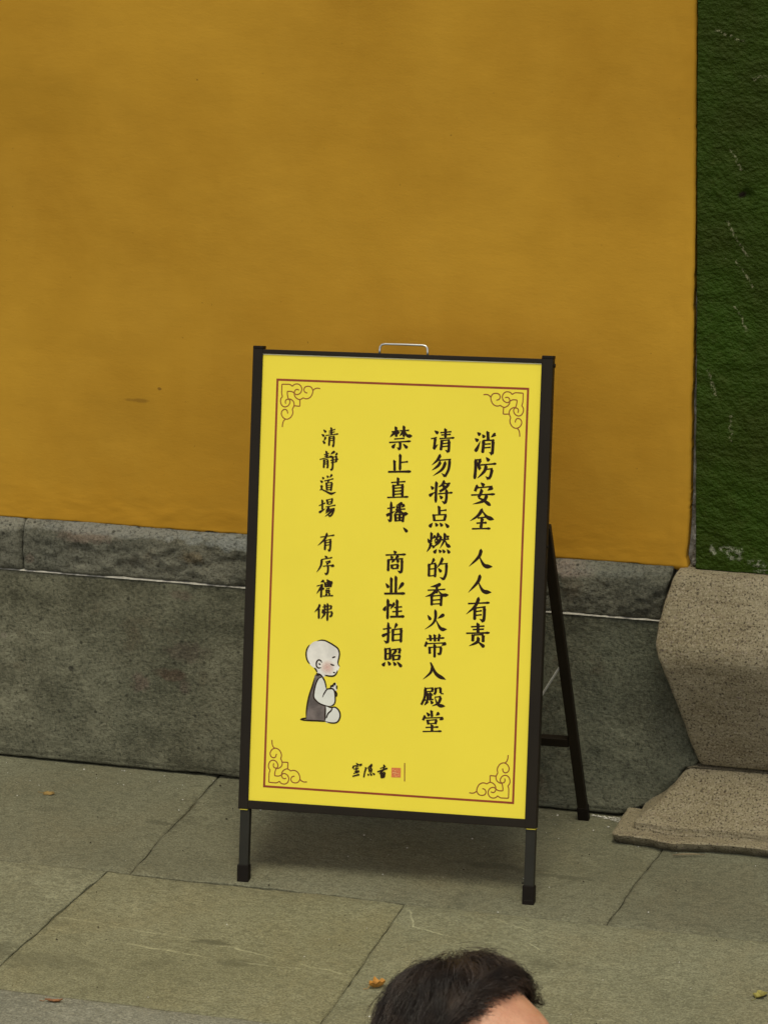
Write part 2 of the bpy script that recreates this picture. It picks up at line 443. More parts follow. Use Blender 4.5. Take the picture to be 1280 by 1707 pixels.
M['robe'] = flat('grey_robe_print', (0.13, 0.105, 0.095), 0.5, 0.35, 0, 0.45, 26)
M['steel'] = flat('brushed_steel', (0.55, 0.55, 0.52), 0.35, 0.5, 0.9, 0.06, 50)
M['grit'] = flat('pale_grit', (0.50, 0.48, 0.42), 0.8, 0.3)
M['darkgrit'] = flat('dark_grit', (0.03, 0.022, 0.014), 0.9, 0.2)
M['leafy'] = flat('dry_orange_leaf', (0.42, 0.20, 0.035), 0.6, 0.3, 0, 0.45, 60, 0.001)
M['leafb'] = flat('dry_brown_leaf', (0.20, 0.085, 0.03), 0.6, 0.3, 0, 0.4, 60, 0.001)
M['leafg'] = flat('yellow_green_leaf', (0.26, 0.23, 0.06), 0.6, 0.3, 0, 0.35, 60, 0.001)
V1 = ((((-0.36, -0.811), (-0.039, -0.85), (0.045, -0.867), (0.315, -0.929)), 0.0035), (((-0.362, -0.867), (-0.2, -0.892), (-0.073, -0.913), (0.107, -0.931), (0.213, -0.927)), 0.0045))
V2 = ((((0.622, -0.7), (0.662, -0.734), (0.721, -0.792)), 0.0022), (((0.758, -1.0), (0.848, -1.001), (0.917, -0.996)), 0.003), (((0.335, -0.596), (0.373, -0.674), (0.451, -0.70)), 0.003), (((0.52, -0.60), (0.66, -0.655)), 0.002))
M['leafs'] = flat('trodden_leaf', (0.24, 0.16, 0.055), 0.8, 0.2, 0, 0.4, 90, 0.001)
M['twig'] = flat('grey_twig', (0.19, 0.15, 0.09), 0.8, 0.2, 0, 0.3, 60)
M['pav'] = [mat_paving('paving_%s' % n, s, a, b, w, ve, st) for n, s, a, b, w, ve, st in (
    ('grey_left', 1.3, (0.1398, 0.1355, 0.0831), (0.1983, 0.1933, 0.1247), (0.1788, 0.1580, 0.0909), (), ((-0.34, -0.28, 0.04, 0.015, 0.5), (0.45, -0.33, 0.12, 0.02, 0.5), (0.60, -0.35, 0.10, 0.012, 0.5), (-0.80, -0.33, 0.05, 0.02, 0.5))),
    ('olive', 4.7, (0.1804, 0.1722, 0.0960), (0.2459, 0.2367, 0.1433), (0.2262, 0.1987, 0.1037), V1, ((-0.006, -0.851, 0.05, 0.016, 0.75), (0.083, -0.935, 0.05, 0.02, 0.6), (-0.30, -1.02, 0.12, 0.05, 0.4))),
    ('grey_right', 9.1, (0.1321, 0.1283, 0.0804), (0.1854, 0.1821, 0.1182), (0.1651, 0.1436, 0.0850), (), ()),
    ('pale', 13.9, (0.1536, 0.1512, 0.1056), (0.2112, 0.2088, 0.1488), (0.1800, 0.1632, 0.1080), (), ()),
    ('mixed', 17.2, (0.1825, 0.1782, 0.1075), (0.2494, 0.2457, 0.1584), (0.2281, 0.2028, 0.1160), V2, ((0.70, -0.78, 0.10, 0.03, 0.3), (-0.40, -1.0, 0.03, 0.06, 0.6))))]
M['edge'] = mat_paving('pale_rough_paving', 23.5, (0.1938, 0.1938, 0.1475), (0.2812, 0.2750, 0.2150), (0.2000, 0.1875, 0.1375))
M['ground'] = mat_paving('ground_stone', 31.0, (0.10, 0.097, 0.07), (0.15, 0.145, 0.11), (0.13, 0.115, 0.08))
STROKES="""*0d66 4669,7955,4738,7899
0d66 4622,7827,4698,7774
0T66 4639,7554,4688,7643,4742,7783
0v66 4891,7985,4906,7797
0d66 4775,7915,4829,7852
0p66 5060,7941,4963,7865
0v66 4809,7793,4806,7662,4796,7531
0h45 4802,7793,5039,7805
0v66 5010,7801,5008,7641,5001,7510
0t66 5005,7513,4929,7558
0i45 4819,7714,4960,7730
0i45 4822,7641,4963,7657
*0v66 4660,7394,4660,7191,4648,6986
0h45 4660,7383,4776,7396
0q66 4757,7384,4716,7288
0q66 4716,7288,4757,7195
0t66 4764,7195,4696,7229
0d66 4874,7447,4944,7370
0h45 4761,7282,5097,7325
0p66 4887,7288,4847,7155,4704,7003
0i45 4876,7197,5024,7218
0q66 5012,7213,4984,7073,4943,6996
0t66 4945,6999,4873,7054
*0d66 4782,6919,4859,6853
0q66 4717,6858,4689,6799,4666,6732
0i45 4711,6807,5030,6850
0P66 5038,6836,4929,6761
0h45 4586,6652,5092,6693
0q66 4816,6783,4783,6686,4741,6605
0M66 4741,6605,4870,6545,5007,6452
0p66 4925,6678,4855,6544,4627,6464
*0p66 4843,6376,4747,6233,4584,6114
0N66 4825,6346,4942,6213,5092,6166
0i45 4742,6182,4934,6213
0h45 4720,6075,4938,6096
0v66 4841,6194,4816,5974
0h45 4630,5954,5022,5979
*0p66 4847,5541,4793,5378,4595,5169
0N66 4800,5401,4919,5209,5095,5189
*0p66 4844,5009,4790,4853,4600,4629
0N66 4797,4868,4916,4677,5093,4657
*0h45 4602,4398,5062,4441
0p66 4836,4541,4756,4355,4571,4174
0v66 4750,4325,4755,4065
0i45 4758,4314,4980,4352
0v66 4954,4343,4955,4146,4935,4031
0t66 4938,4043,4858,4097
0i45 4775,4242,4901,4267
0i45 4778,4163,4904,4184
*0i45 4685,3920,4968,3950
0i45 4722,3864,4960,3886
0h45 4586,3780,5085,3817
0v66 4829,4008,4836,3804
0v66 4733,3762,4731,3615
0i45 4741,3752,4957,3774
0v66 4949,3769,4951,3613
0p66 4847,3720,4828,3613,4655,3519
0M66 4858,3608,4984,3512
*1d60 3760,7956,3845,7898
1i40 3692,7785,3818,7815
1v60 3784,7803,3766,7580
1T60 3747,7573,3846,7675
1i40 3885,7917,4123,7948
1i40 3906,7870,4110,7892
1h40 3871,7794,4189,7824
1v60 3995,8009,3998,7819
1v60 3925,7765,3910,7550
1i40 3925,7755,4096,7777
1v60 4079,7767,4080,7604,4070,7516
1t60 4073,7523,3999,7564
1i40 3942,7693,4054,7708
1i40 3945,7630,4056,7647
*1p60 3910,7466,3842,7346,3729,7236
1i40 3865,7344,4134,7373
1q60 4108,7364,4089,7167,4015,7006
1t60 4019,7018,3939,7080
1p60 3915,7320,3862,7230,3733,7127
1p60 4023,7324,3954,7161,3761,7014
*1v60 3844,6901,3838,6718,3841,6463
1d60 3724,6801,3782,6738
1T60 3694,6595,3821,6685
1p60 4015,6927,3966,6841,3882,6786
1i40 3987,6859,4137,6877
1q60 4114,6876,4043,6785,3914,6695
1d60 3963,6833,4020,6792
1h40 3883,6647,4193,6687
1v60 4062,6750,4063,6553,4035,6445
1t60 4040,6457,3967,6502
1d60 3917,6612,3979,6552
*1v60 3914,6397,3928,6218
1h40 3933,6296,4077,6320
1v60 3805,6217,3828,6075
1i40 3806,6202,4081,6225
1v60 4063,6220,4035,6099
1i40 3828,6089,4052,6107
1P60 3725,5946,3788,6041
1d60 3845,6043,3895,5973
1d60 3942,6048,4000,5977
1d60 4054,6044,4136,5957
*1q57 3777,5840,3769,5637
1p57 3769,5637,3750,5534,3684,5426
1d57 3696,5707,3747,5619
1p57 3859,5773,3800,5709
1d57 3789,5573,3848,5527
1p57 3924,5838,3900,5746,3836,5655
1i40 3903,5753,3974,5776
1p57 3982,5776,3941,5646,3806,5522
1d57 3890,5709,3930,5667
1d57 3858,5664,3890,5621
1i40 3995,5695,4152,5721
1p57 4059,5841,4052,5695,3966,5518
1N57 4067,5695,4116,5595,4195,5552
1d57 4094,5787,4143,5750
1P57 3840,5410,3897,5497
1d57 3940,5488,3990,5431
1d57 4019,5496,4072,5430
1d57 4116,5505,4174,5423
*1p57 3852,5302,3821,5230,3785,5196
1v57 3745,5185,3750,4916
1i40 3748,5171,3893,5204
1v57 3886,5197,3881,4908
1i40 3767,5077,3879,5090
1i40 3764,4932,3884,4948
1p57 4033,5325,3994,5224,3916,5106
1i40 3988,5191,4142,5209
1v57 4118,5204,4111,4996,4060,4864
1t57 4064,4879,3980,4920
1d57 3943,5104,4012,5023
*1P57 4010,4783,3937,4741,3792,4707
1i40 3735,4633,4109,4671
1v57 3929,4745,3928,4577
1p57 3913,4635,3823,4549,3687,4496
1N57 3955,4644,4049,4554,4188,4558
1v57 3824,4525,3832,4318
1i40 3832,4516,4052,4546
1v57 4034,4535,4027,4315
1i40 3850,4431,4015,4452
1i40 3838,4349,4033,4368
*1d57 3753,4116,3823,4017
1P57 4108,4150,3969,4054
1p57 3913,4239,3923,4078,3868,3944,3703,3813
1N57 3929,4027,4044,3850,4176,3840
*1h37 3747,3617,4128,3659
1v57 3820,3707,3838,3576
1v57 3917,3720,3929,3571
1q57 4025,3733,4001,3582
1q57 3758,3554,3719,3454
1i37 3740,3517,4159,3557
1P57 4167,3555,4071,3495
1v57 3817,3455,3827,3309
1i37 3818,3445,4080,3469
1v57 4062,3464,4057,3358,4029,3302
1t57 4033,3310,3982,3339
1v57 3925,3519,3932,3237
*1e57 3891,3070,3859,2922,3702,2770
1O57 3848,3134,3980,2899,4191,2791
*1q57 3762,2603,3750,2401,3685,2236
1i37 3766,2583,3928,2605
1v57 3916,2602,3904,2520
1i37 3783,2518,3911,2531
1v57 3811,2500,3819,2354
1v57 3874,2504,3876,2365
1i37 3779,2437,3928,2459
1i37 3752,2338,3942,2365
1p57 3828,2332,3748,2228
1d57 3877,2338,3928,2272
1q57 3980,2608,3979,2517,3948,2467
1i37 3983,2600,4093,2618
1v57 4078,2614,4088,2502
1i37 4088,2494,4150,2495
1i37 3965,2411,4099,2436
1p57 4099,2429,4047,2294,3911,2223
1N57 3965,2406,4048,2257,4196,2237
*1v57 3907,2134,3922,1997
1d57 3802,2084,3869,2014
1P57 4074,2094,4004,2030
1q57 3776,2013,3730,1915
1i37 3766,1964,4158,1999
1P57 4163,1992,4082,1941
1v57 3827,1928,3853,1834
1i37 3827,1918,4033,1948
1v57 4019,1941,3998,1850
1i37 3853,1849,4010,1870
1h37 3792,1769,4068,1796
1v57 3928,1839,3933,1692
1h37 3734,1680,4140,1712
*2i39 2845,7894,3005,7926
2v57 2935,8008,2950,7792
2p57 2931,7901,2814,7783
2d57 2953,7907,3008,7865
2i39 3021,7924,3219,7942
2v57 3107,8032,3111,7799
2p57 3104,7915,3021,7814
2N57 3126,7931,3182,7831,3295,7826
2i39 2906,7747,3127,7773
2h39 2800,7672,3266,7717
2v57 3036,7690,3040,7591,3024,7528
2t57 3030,7535,2970,7578
2P57 2871,7558,2937,7653
2d57 3101,7655,3196,7568
*2v57 3048,7442,3054,7101
2h39 3074,7268,3220,7288
2v57 2929,7309,2940,7089
2H39 2799,7059,3292,7087
*2i39 2874,6840,3179,6873
2v57 3022,6949,3018,6800
2v57 2925,6796,2934,6547
2i39 2926,6778,3146,6808
2v57 3121,6801,3122,6555
2i39 2950,6724,3104,6742
2i39 2953,6661,3106,6678
2i39 2955,6598,3108,6616
2h39 2799,6524,3255,6558
*2i39 2811,6295,2975,6329
2v57 2892,6440,2894,6091,2877,6020
2t57 2881,6029,2825,6073
2T57 2794,6145,2982,6249
2P57 3134,6427,3083,6397,2998,6367
2d57 2998,6352,3044,6306
2p57 3176,6389,3115,6332
2i39 2986,6274,3196,6304
2v57 3076,6385,3082,6202
2p57 3064,6274,2966,6186
2N57 3087,6283,3150,6205,3263,6207
2v57 2985,6183,3001,6030
2i39 2993,6173,3183,6199
2v57 3165,6191,3149,6025
2i39 3003,6105,3160,6123
2v57 3080,6187,3084,6055
2i39 2997,6046,3155,6062
*2d57 3165,5916,3259,5822
*2d58 2976,5420,3034,5368
2h41 2808,5323,3244,5357
2d58 2916,5309,2963,5259
2p58 3085,5325,3015,5254
2v58 2874,5234,2875,4987
2i41 2878,5228,3187,5265
2v58 3163,5256,3165,5038,3140,4960
2t58 3144,4973,3073,5010
2p58 2997,5240,2943,5170
2d58 3040,5237,3099,5185
2v58 2948,5125,2959,5044
2i41 2948,5118,3092,5140
2v58 3081,5134,3067,5046
2i41 2962,5045,3067,5058
*2v58 2949,4863,2956,4527
2v58 3047,4898,3055,4532
2d58 2832,4734,2902,4641
2P58 3213,4769,3104,4612
2H41 2806,4516,3256,4542
*2v58 2894,4407,2897,3985
2P58 2813,4156,2854,4263
2d58 2922,4312,2962,4265
2p58 3039,4334,2953,4200
2i41 3029,4236,3200,4261
2v58 3090,4408,3097,4057
2i41 2994,4146,3203,4171
2H41 2948,4038,3257,4062
*2i41 2808,3770,2983,3809
2v58 2919,3918,2924,3554,2898,3483
2t58 2903,3493,2833,3536
2T58 2790,3623,2981,3727
2p58 3104,3907,3050,3793
2v58 3021,3786,3027,3523
2i41 3029,3775,3223,3805
2v58 3200,3796,3200,3513
2i41 3041,3669,3190,3690
2i41 3046,3550,3195,3567
*2v58 2877,3377,2886,3126
2i41 2877,3362,2988,3380
2v58 2977,3374,2980,3149
2i41 2889,3259,2981,3272
2i41 2893,3145,2985,3159
2i41 3011,3354,3205,3384
2v58 3188,3378,3172,3281
2p58 3106,3362,3071,3290,3002,3238
2v58 3040,3240,3056,3124
2i41 3041,3226,3201,3249
2v58 3185,3245,3168,3152
2i41 3060,3146,3176,3162
2P58 2827,3001,2882,3086
2d58 2933,3105,2993,3027
2d58 3050,3103,3109,3027
2d58 3133,3108,3236,3005
*3d43 1377,7885,1437,7829
3d43 1341,7788,1401,7746
3p43 1436,7735,1394,7646
3d43 1365,7651,1425,7595
3i27 1497,7854,1634,7902
3i27 1498,7816,1623,7849
3h27 1429,7764,1703,7808
3v43 1546,7937,1554,7784
3v43 1514,7744,1510,7548
3i27 1514,7741,1624,7758
3v43 1611,7755,1609,7617,1599,7529
3t43 1602,7535,1572,7572
3i27 1522,7705,1599,7717
3i27 1523,7661,1601,7673
*3i27 1408,7361,1517,7394
3i27 1418,7325,1508,7350
3h27 1319,7257,1551,7324
3v43 1457,7442,1471,7305
3v43 1414,7259,1411,7080
3i27 1414,7250,1498,7268
3v43 1492,7262,1497,7124,1479,7080
3i27 1422,7206,1493,7218
3i27 1424,7165,1495,7177
3P43 1641,7441,1584,7401,1549,7374
3d43 1534,7345,1577,7313
3p43 1694,7405,1651,7353
3i27 1575,7305,1692,7343
3h27 1548,7245,1722,7281
3i27 1563,7198,1684,7224
3v43 1677,7338,1675,7216
3v43 1599,7341,1603,7116,1580,7037
3t43 1584,7043,1548,7070
*3d43 1384,6892,1424,6852
3d43 1343,6817,1401,6779
3i27 1347,6698,1394,6717
3q43 1390,6713,1379,6669,1388,6625
3L43 1342,6611,1380,6631,1470,6597,1588,6552,1697,6591
3d43 1482,6926,1521,6885
3p43 1600,6956,1548,6886
3h27 1434,6811,1631,6867
3p43 1535,6838,1499,6784
3v43 1480,6779,1495,6620
3i27 1483,6770,1608,6791
3v43 1602,6785,1583,6609
3i27 1498,6720,1595,6735
3i27 1499,6674,1590,6688
3i27 1501,6626,1585,6640
*3v43 1405,6417,1412,6206
3h27 1335,6288,1472,6353
3T43 1340,6143,1482,6235
3v43 1505,6426,1525,6324
3i27 1508,6415,1633,6454
3v43 1620,6447,1604,6340
3i27 1529,6372,1607,6388
3i27 1531,6324,1602,6340
3h27 1485,6268,1696,6317
3p43 1561,6276,1482,6168
3i27 1548,6221,1679,6250
3q43 1670,6245,1629,6128,1575,6072
3t43 1579,6078,1535,6108
3p43 1580,6220,1479,6130
3p43 1629,6229,1576,6147,1473,6067
*3h28 1388,5630,1695,5688
3p46 1536,5724,1482,5592,1338,5450
3v46 1496,5569,1496,5363
3i28 1496,5563,1628,5599
3v46 1612,5591,1611,5425,1593,5341
3t46 1597,5348,1555,5379
3i28 1512,5518,1587,5534
3i28 1514,5465,1588,5481
*3d46 1498,5245,1553,5200
3h28 1418,5161,1664,5216
3p46 1437,5165,1419,5031,1334,4887
3i28 1516,5113,1625,5147
3p46 1625,5143,1565,5082
3d46 1537,5101,1578,5068
3h28 1464,5023,1702,5061
3P46 1706,5058,1636,5019
3v46 1576,5052,1577,4919,1545,4847
3t46 1549,4854,1502,4889
*3P46 1505,4723,1428,4689
3h28 1348,4600,1483,4645
3p46 1478,4635,1347,4439
3v46 1449,4567,1449,4364
3d46 1455,4574,1507,4540
3v46 1524,4688,1537,4588
3i28 1527,4675,1681,4715
3v46 1673,4709,1643,4593
3v46 1580,4751,1585,4601
3v46 1621,4733,1622,4603
3i28 1536,4636,1652,4655
3i28 1544,4595,1640,4606
3i28 1549,4551,1630,4569
3v46 1560,4531,1566,4460
3i28 1560,4517,1624,4534
3v46 1619,4530,1610,4469
3i28 1569,4467,1610,4475
3d46 1546,4455,1567,4417
3p46 1634,4464,1616,4419
3h28 1482,4396,1711,4419
*3p46 1430,4224,1401,4146,1315,4049
3v46 1408,4140,1416,3917
3i28 1487,4167,1677,4207
3v46 1674,4207,1670,4138
3i28 1506,4108,1677,4138
3v46 1502,4112,1490,4038
3i28 1490,4040,1702,4082
3q46 1699,4078,1684,3995,1644,3975
3q46 1536,4229,1538,4093
3p46 1538,4093,1530,4013,1458,3912
3v46 1597,4252,1600,4044,1600,3880
*4d36 2326,935,2386,886
4v36 2280,869,2258,812
4i29 2276,864,2452,919
4p36 2457,917,2397,866
4i29 2319,846,2378,864
4i29 2282,799,2388,828
4v36 2338,835,2345,717
4d36 2299,769,2352,729
4i29 2281,710,2406,754
4p36 2396,783,2354,715
4H29 2260,647,2408,696
*4q36 2550,852,2523,758,2504,642
4d36 2520,854,2558,831
4p36 2672,926,2610,867,2571,828
4i29 2591,848,2678,894
4v36 2672,933,2639,837
4i29 2612,820,2675,839
4i29 2613,783,2666,800
4v36 2612,835,2622,762
4v36 2671,842,2660,749
4d36 2581,725,2614,687
4d36 2627,753,2678,688
4d36 2688,747,2742,710
*4v36 2935,935,2929,873
4i29 2851,850,2969,902
4H29 2793,775,3010,866
4v36 2942,874,2902,797
4p36 2904,812,2831,731
4v36 2870,751,2884,651
4i29 2873,748,2958,782
4v36 2956,778,2944,670
4i29 2890,712,2942,726
4i29 2884,654,2944,667
4v36 2910,771,2917,653
*5l23 1237,3360,1184,3275,1165,3173,1178,3073,1210,3005,1255,2951
5l23 1390,3443,1480,3467,1565,3462,1644,3432,1736,3387,1829,3329,1870,3275,1888,3200,1878,3112,1865,3048,1865,2985,1902,2935
5l23 1856,2853,1841,2802,1810,2756,1760,2728,1669,2725,1580,2740
5l23 1733,3106,1765,3125,1804,3137
5l23 1701,2983,1732,2963,1784,2953
5l23 1763,2806,1809,2799
5l23 1516,2991,1489,3034,1443,3050,1405,3016,1394,2959,1405,2909,1442,2880,1504,2890
5l23 1445,2975,1485,2949
5l23 1354,2879,1392,2839,1417,2790
5l23 1394,2768,1486,2744,1547,2678,1595,2593,1633,2444
5l23 1389,2735,1467,2730
5l23 1365,2668,1325,2502,1267,2309,1231,2131,1213,1966,1212,1814
5l23 1087,1779,1206,1808,1212,1804
5l23 1083,1769,1220,1762,1468,1767,1650,1765
5l23 1520,2689,1456,2660,1407,2569,1373,2429,1359,2277,1401,2204,1494,2134,1626,2094,1717,2090
5l23 1548,2265,1584,2347,1640,2438,1704,2458,1769,2458,1810,2404,1826,2304,1824,2172,1768,2106,1704,2089
5l23 1809,2429,1857,2363,1850,2296
5l23 1719,2468,1734,2525,1768,2496
5l23 1754,2514,1785,2560,1816,2593
5l23 1851,2538,1853,2457
5l23 1816,2587,1812,2530
5l23 1779,2547,1774,2502
5l23 1646,2086,1744,2063,1821,2077,1894,2038,1940,1959,1945,1871,1903,1780,1833,1744,1729,1744,1650,1762
5l23 1624,2081,1624,1782
5l23 1776,2062,1746,1997,1683,1931,1648,1828"""
DRAW={'head': [(0.1256, 0.3367), (0.1319, 0.3421), (0.1409, 0.3448), (0.15, 0.3466), (0.1591, 0.3458), (0.167, 0.3421), (0.1776, 0.3368), (0.1856, 0.3299), (0.1883, 0.32), (0.1874, 0.3099), (0.1864, 0.2998), (0.1898, 0.2925), (0.1878, 0.2873), (0.1842, 0.2796), (0.1798, 0.2743), (0.1721, 0.2723), (0.1617, 0.2726), (0.1553, 0.2691), (0.1513, 0.2714), (0.146, 0.2749), (0.1413, 0.279), (0.1358, 0.2869), (0.1285, 0.2915), (0.121, 0.2999), (0.1177, 0.3098), (0.1177, 0.3199), (0.1206, 0.3295)], 'robe': [(0.1364, 0.2699), (0.1395, 0.2739), (0.1486, 0.2731), (0.152, 0.2689), (0.1456, 0.266), (0.1407, 0.2569), (0.1373, 0.2429), (0.1359, 0.2277), (0.1401, 0.2204), (0.1494, 0.2134), (0.1623, 0.2091), (0.1629, 0.1776), (0.1227, 0.1767), (0.1212, 0.1814), (0.1231, 0.2131), (0.1267, 0.2309), (0.1325, 0.2502)], 'sleeve': [(0.152, 0.2689), (0.1554, 0.2666), (0.1589, 0.2592), (0.1633, 0.2444), (0.1704, 0.2458), (0.1769, 0.2458), (0.181, 0.2404), (0.1826, 0.2304), (0.1824, 0.2172), (0.1768, 0.2109), (0.1704, 0.2089), (0.1626, 0.2094), (0.1494, 0.2134), (0.1401, 0.2204), (0.1359, 0.2277), (0.1373, 0.2429), (0.1407, 0.2569), (0.1456, 0.266)], 'knee': [(0.1629, 0.2085), (0.1744, 0.2063), (0.1821, 0.2077), (0.1894, 0.2038), (0.194, 0.1959), (0.1945, 0.1871), (0.1903, 0.178), (0.1833, 0.1744), (0.1729, 0.1744), (0.1631, 0.1764)], 'hand': [(0.1723, 0.2468), (0.1754, 0.2514), (0.179, 0.2585), (0.1823, 0.2593), (0.185, 0.2545), (0.1858, 0.2444), (0.1822, 0.2423), (0.1769, 0.2458)]}
SEAL=[(0.3094, 0.0883), (0.3294, 0.0889), (0.3297, 0.0687), (0.3096, 0.068)]
SEAL_MARKS=[[(0.3119, 0.0784), (0.3198, 0.0784), (0.3198, 0.0772), (0.312, 0.0773)], [(0.3198, 0.0772), (0.3259, 0.077), (0.3259, 0.0764), (0.3199, 0.0766)], [(0.3112, 0.0848), (0.3143, 0.0849), (0.3143, 0.0844), (0.3113, 0.0842)], [(0.3159, 0.0828), (0.3181, 0.083), (0.3182, 0.0815), (0.3159, 0.0814)], [(0.3211, 0.0846), (0.3241, 0.0842), (0.3242, 0.0837), (0.3211, 0.0841)], [(0.3139, 0.0738), (0.3184, 0.0738), (0.3185, 0.0733), (0.3139, 0.0733)], [(0.3222, 0.0736), (0.3268, 0.0736), (0.3268, 0.0732), (0.3223, 0.0731)], [(0.3167, 0.0711), (0.3231, 0.071), (0.3231, 0.0706), (0.3167, 0.0705)]]
DIVIDER=[(0.3372, 0.0997), (0.3384, 0.0614)]
ORNAMENT=[[(0.0812, 0.8719), (0.0763, 0.8732), (0.0725, 0.8707), (0.071, 0.8659), (0.0742, 0.8627), (0.0791, 0.8627), (0.0845, 0.8664), (0.0871, 0.8735), (0.0846, 0.8805), (0.0796, 0.8841), (0.0735, 0.8843), (0.0692, 0.8823), (0.0669, 0.8793)], [(0.0669, 0.8793), (0.0606, 0.8829), (0.0539, 0.8831), (0.0435, 0.8828)], [(0.0435, 0.8828), (0.0434, 0.8708), (0.0438, 0.8625), (0.0456, 0.8573)], [(0.0456, 0.8573), (0.0421, 0.8519), (0.0419, 0.8448), (0.0456, 0.8378), (0.0518, 0.8355), (0.0585, 0.8383), (0.062, 0.8443), (0.0618, 0.8491), (0.0586, 0.8519), (0.0538, 0.8505), (0.0521, 0.8463), (0.0531, 0.8422)], [(0.0995, 0.8663), (0.0942, 0.8679), (0.0916, 0.8731), (0.0939, 0.8785), (0.0999, 0.8805), (0.1067, 0.879), (0.1108, 0.8732), (0.1108, 0.8673), (0.1074, 0.8596), (0.1014, 0.855), (0.0953, 0.8544), (0.0904, 0.856)], [(0.0904, 0.856), (0.0868, 0.8535), (0.0819, 0.8521), (0.0757, 0.8549), (0.0718, 0.86), (0.0708, 0.8647), (0.0692, 0.8664), (0.0642, 0.8684), (0.0559, 0.8683)], [(0.0559, 0.8683), (0.0561, 0.8618), (0.0586, 0.8531), (0.0635, 0.8521), (0.0692, 0.8481), (0.0715, 0.8423), (0.0708, 0.8376), (0.0679, 0.831)], [(0.0679, 0.831), (0.0693, 0.8257), (0.0683, 0.8198), (0.0637, 0.8131), (0.0564, 0.8099), (0.0489, 0.8126), (0.0444, 0.8201), (0.046, 0.8272), (0.0514, 0.8304), (0.0564, 0.8282), (0.0582, 0.8218)], [(0.0835, 0.8524), (0.0839, 0.844), (0.0839, 0.8381)], [(0.0839, 0.8381), (0.0775, 0.8383), (0.0714, 0.8386)], [(0.1108, 0.8718), (0.1153, 0.8757), (0.1202, 0.8773), (0.1269, 0.8767)], [(0.0533, 0.8098), (0.0498, 0.8061), (0.0479, 0.8001), (0.0474, 0.793)]]
BORDER=[(0.0312, 0.8943), (0.5723, 0.888), (0.5739, 0.0281), (0.0339, 0.03)]
FACE = math.radians(40)
HEADC = (1.517, -4.082, 1.463)
# ------------------------------------------------------------------ ground and pavement
gnd = obj('ground', [(-120, -120, -0.05), (120, -120, -0.05), (120, 120, -0.05), (-120, 120, -0.05)], [(0, 1, 2, 3)], M['ground'])
tag(gnd, kind='structure')
pav = obj('pavement', [(-3.6, -9.0, -0.0055), (4.4, -9.0, -0.0055), (4.4, 0.1, -0.0055), (-3.6, 0.1, -0.0055), (-3.6, -9.0, -0.045), (4.4, -9.0, -0.045), (4.4, 0.1, -0.045), (-3.6, 0.1, -0.045)],
          [(0, 1, 2, 3), (7, 6, 5, 4), (0, 4, 5, 1), (1, 5, 6, 2), (2, 6, 7, 3), (3, 7, 4, 0)], M['joint'])
tag(pav, kind='structure')

def slab(c00, c10, c11, c01, mat, fine=0.02, amp=0.0022, zoff=0.0, seed=0.0):
    """one paving slab; corners front-left, front-right, back-right, back-left; edges slightly chipped and rounded"""
    C = [Vector((*c, 0)) for c in (c00, c10, c11, c01)]
    lu = max((C[1] - C[0]).length, (C[2] - C[3]).length); lv = max((C[3] - C[0]).length, (C[2] - C[1]).length)
    nu = max(4, int(lu / fine)); nv = max(4, int(lv / fine))
    def P(a, b):
        # squeeze parameters so that rows close to the edges exist for the rounded arris
        def sq(t, n): 
            e = 1.0 / n
            if t < e * 0.5: return 0.0
            if t > 1 - e * 0.5: return 1.0
            if t < e * 1.5: return e * 0.35
            if t > 1 - e * 1.5: return 1 - e * 0.35
            return t
        A, B = sq(a, nu), sq(b, nv)
        p = C[0] * (1 - A) * (1 - B) + C[1] * A * (1 - B) + C[2] * A * B + C[3] * (1 - A) * B
        if A in (0, 1): p.x += 0.0045 * fbm(p.y * 5, 7.3, 1) + 0.0016 * fbm(p.y * 30, 7.3, 1)
        if B in (0, 1): p.y += 0.0040 * fbm(p.x * 4, 2.3, 1) + 0.0014 * fbm(p.x * 30, 2.3, 1)
        d = min(A * lu, (1 - A) * lu, B * lv, (1 - B) * lv)
        wob = 0.0034 * max(0, fbm(p.x * 16 + seed, p.y * 16, 3)) if d < 0.03 else 0
        g = 0.0005
        if A == 0: p.x += g + abs(wob)
        if A == 1: p.x -= g + abs(wob)
        if B == 0: p.y += 0.0011 + abs(wob)
        if B == 1: p.y -= 0.0011 + abs(wob)
        z = zoff + amp * fbm(p.x * 3.1 + seed, p.y * 3.1, seed) + amp * 0.5 * fbm(p.x * 22, p.y * 22, seed)
        if d <= 1e-6: z -= 0.0025 + 0.004 * max(0, ns(p.x * 25, p.y * 25, seed))
        elif d < 0.02: z -= 0.0012
        p.z = z
        return p
    o = sheet('paving_slab', P, nu, nv, (0, 0, -0.02), mat, pav)
    return o
Y1, Y2, Y3 = -0.562, -1.168, -1.75
pm = M['pav']
# first row against the wall
slab((-0.299, Y1), (0.747, Y1), (0.775, 0.03), (-0.309, 0.03), pm[0], seed=2)
slab((-1.60, Y1 - 0.01), (-0.299, Y1), (-0.309, 0.03), (-1.60, 0.03), pm[0], seed=7)
slab((0.747, Y1), (1.95, Y1 + 0.012), (1.95, 0.03), (0.775, 0.03), pm[2], seed=11)
slab((-3.5, Y1 - 0.01), (-1.60, Y1 - 0.01), (-1.60, 0.03), (-3.5, 0.03), pm[0], 0.1, seed=3)
slab((1.95, Y1 + 0.012), (4.3, Y1 + 0.012), (4.3, 0.03), (1.95, 0.03), pm[2], 0.1, seed=4)
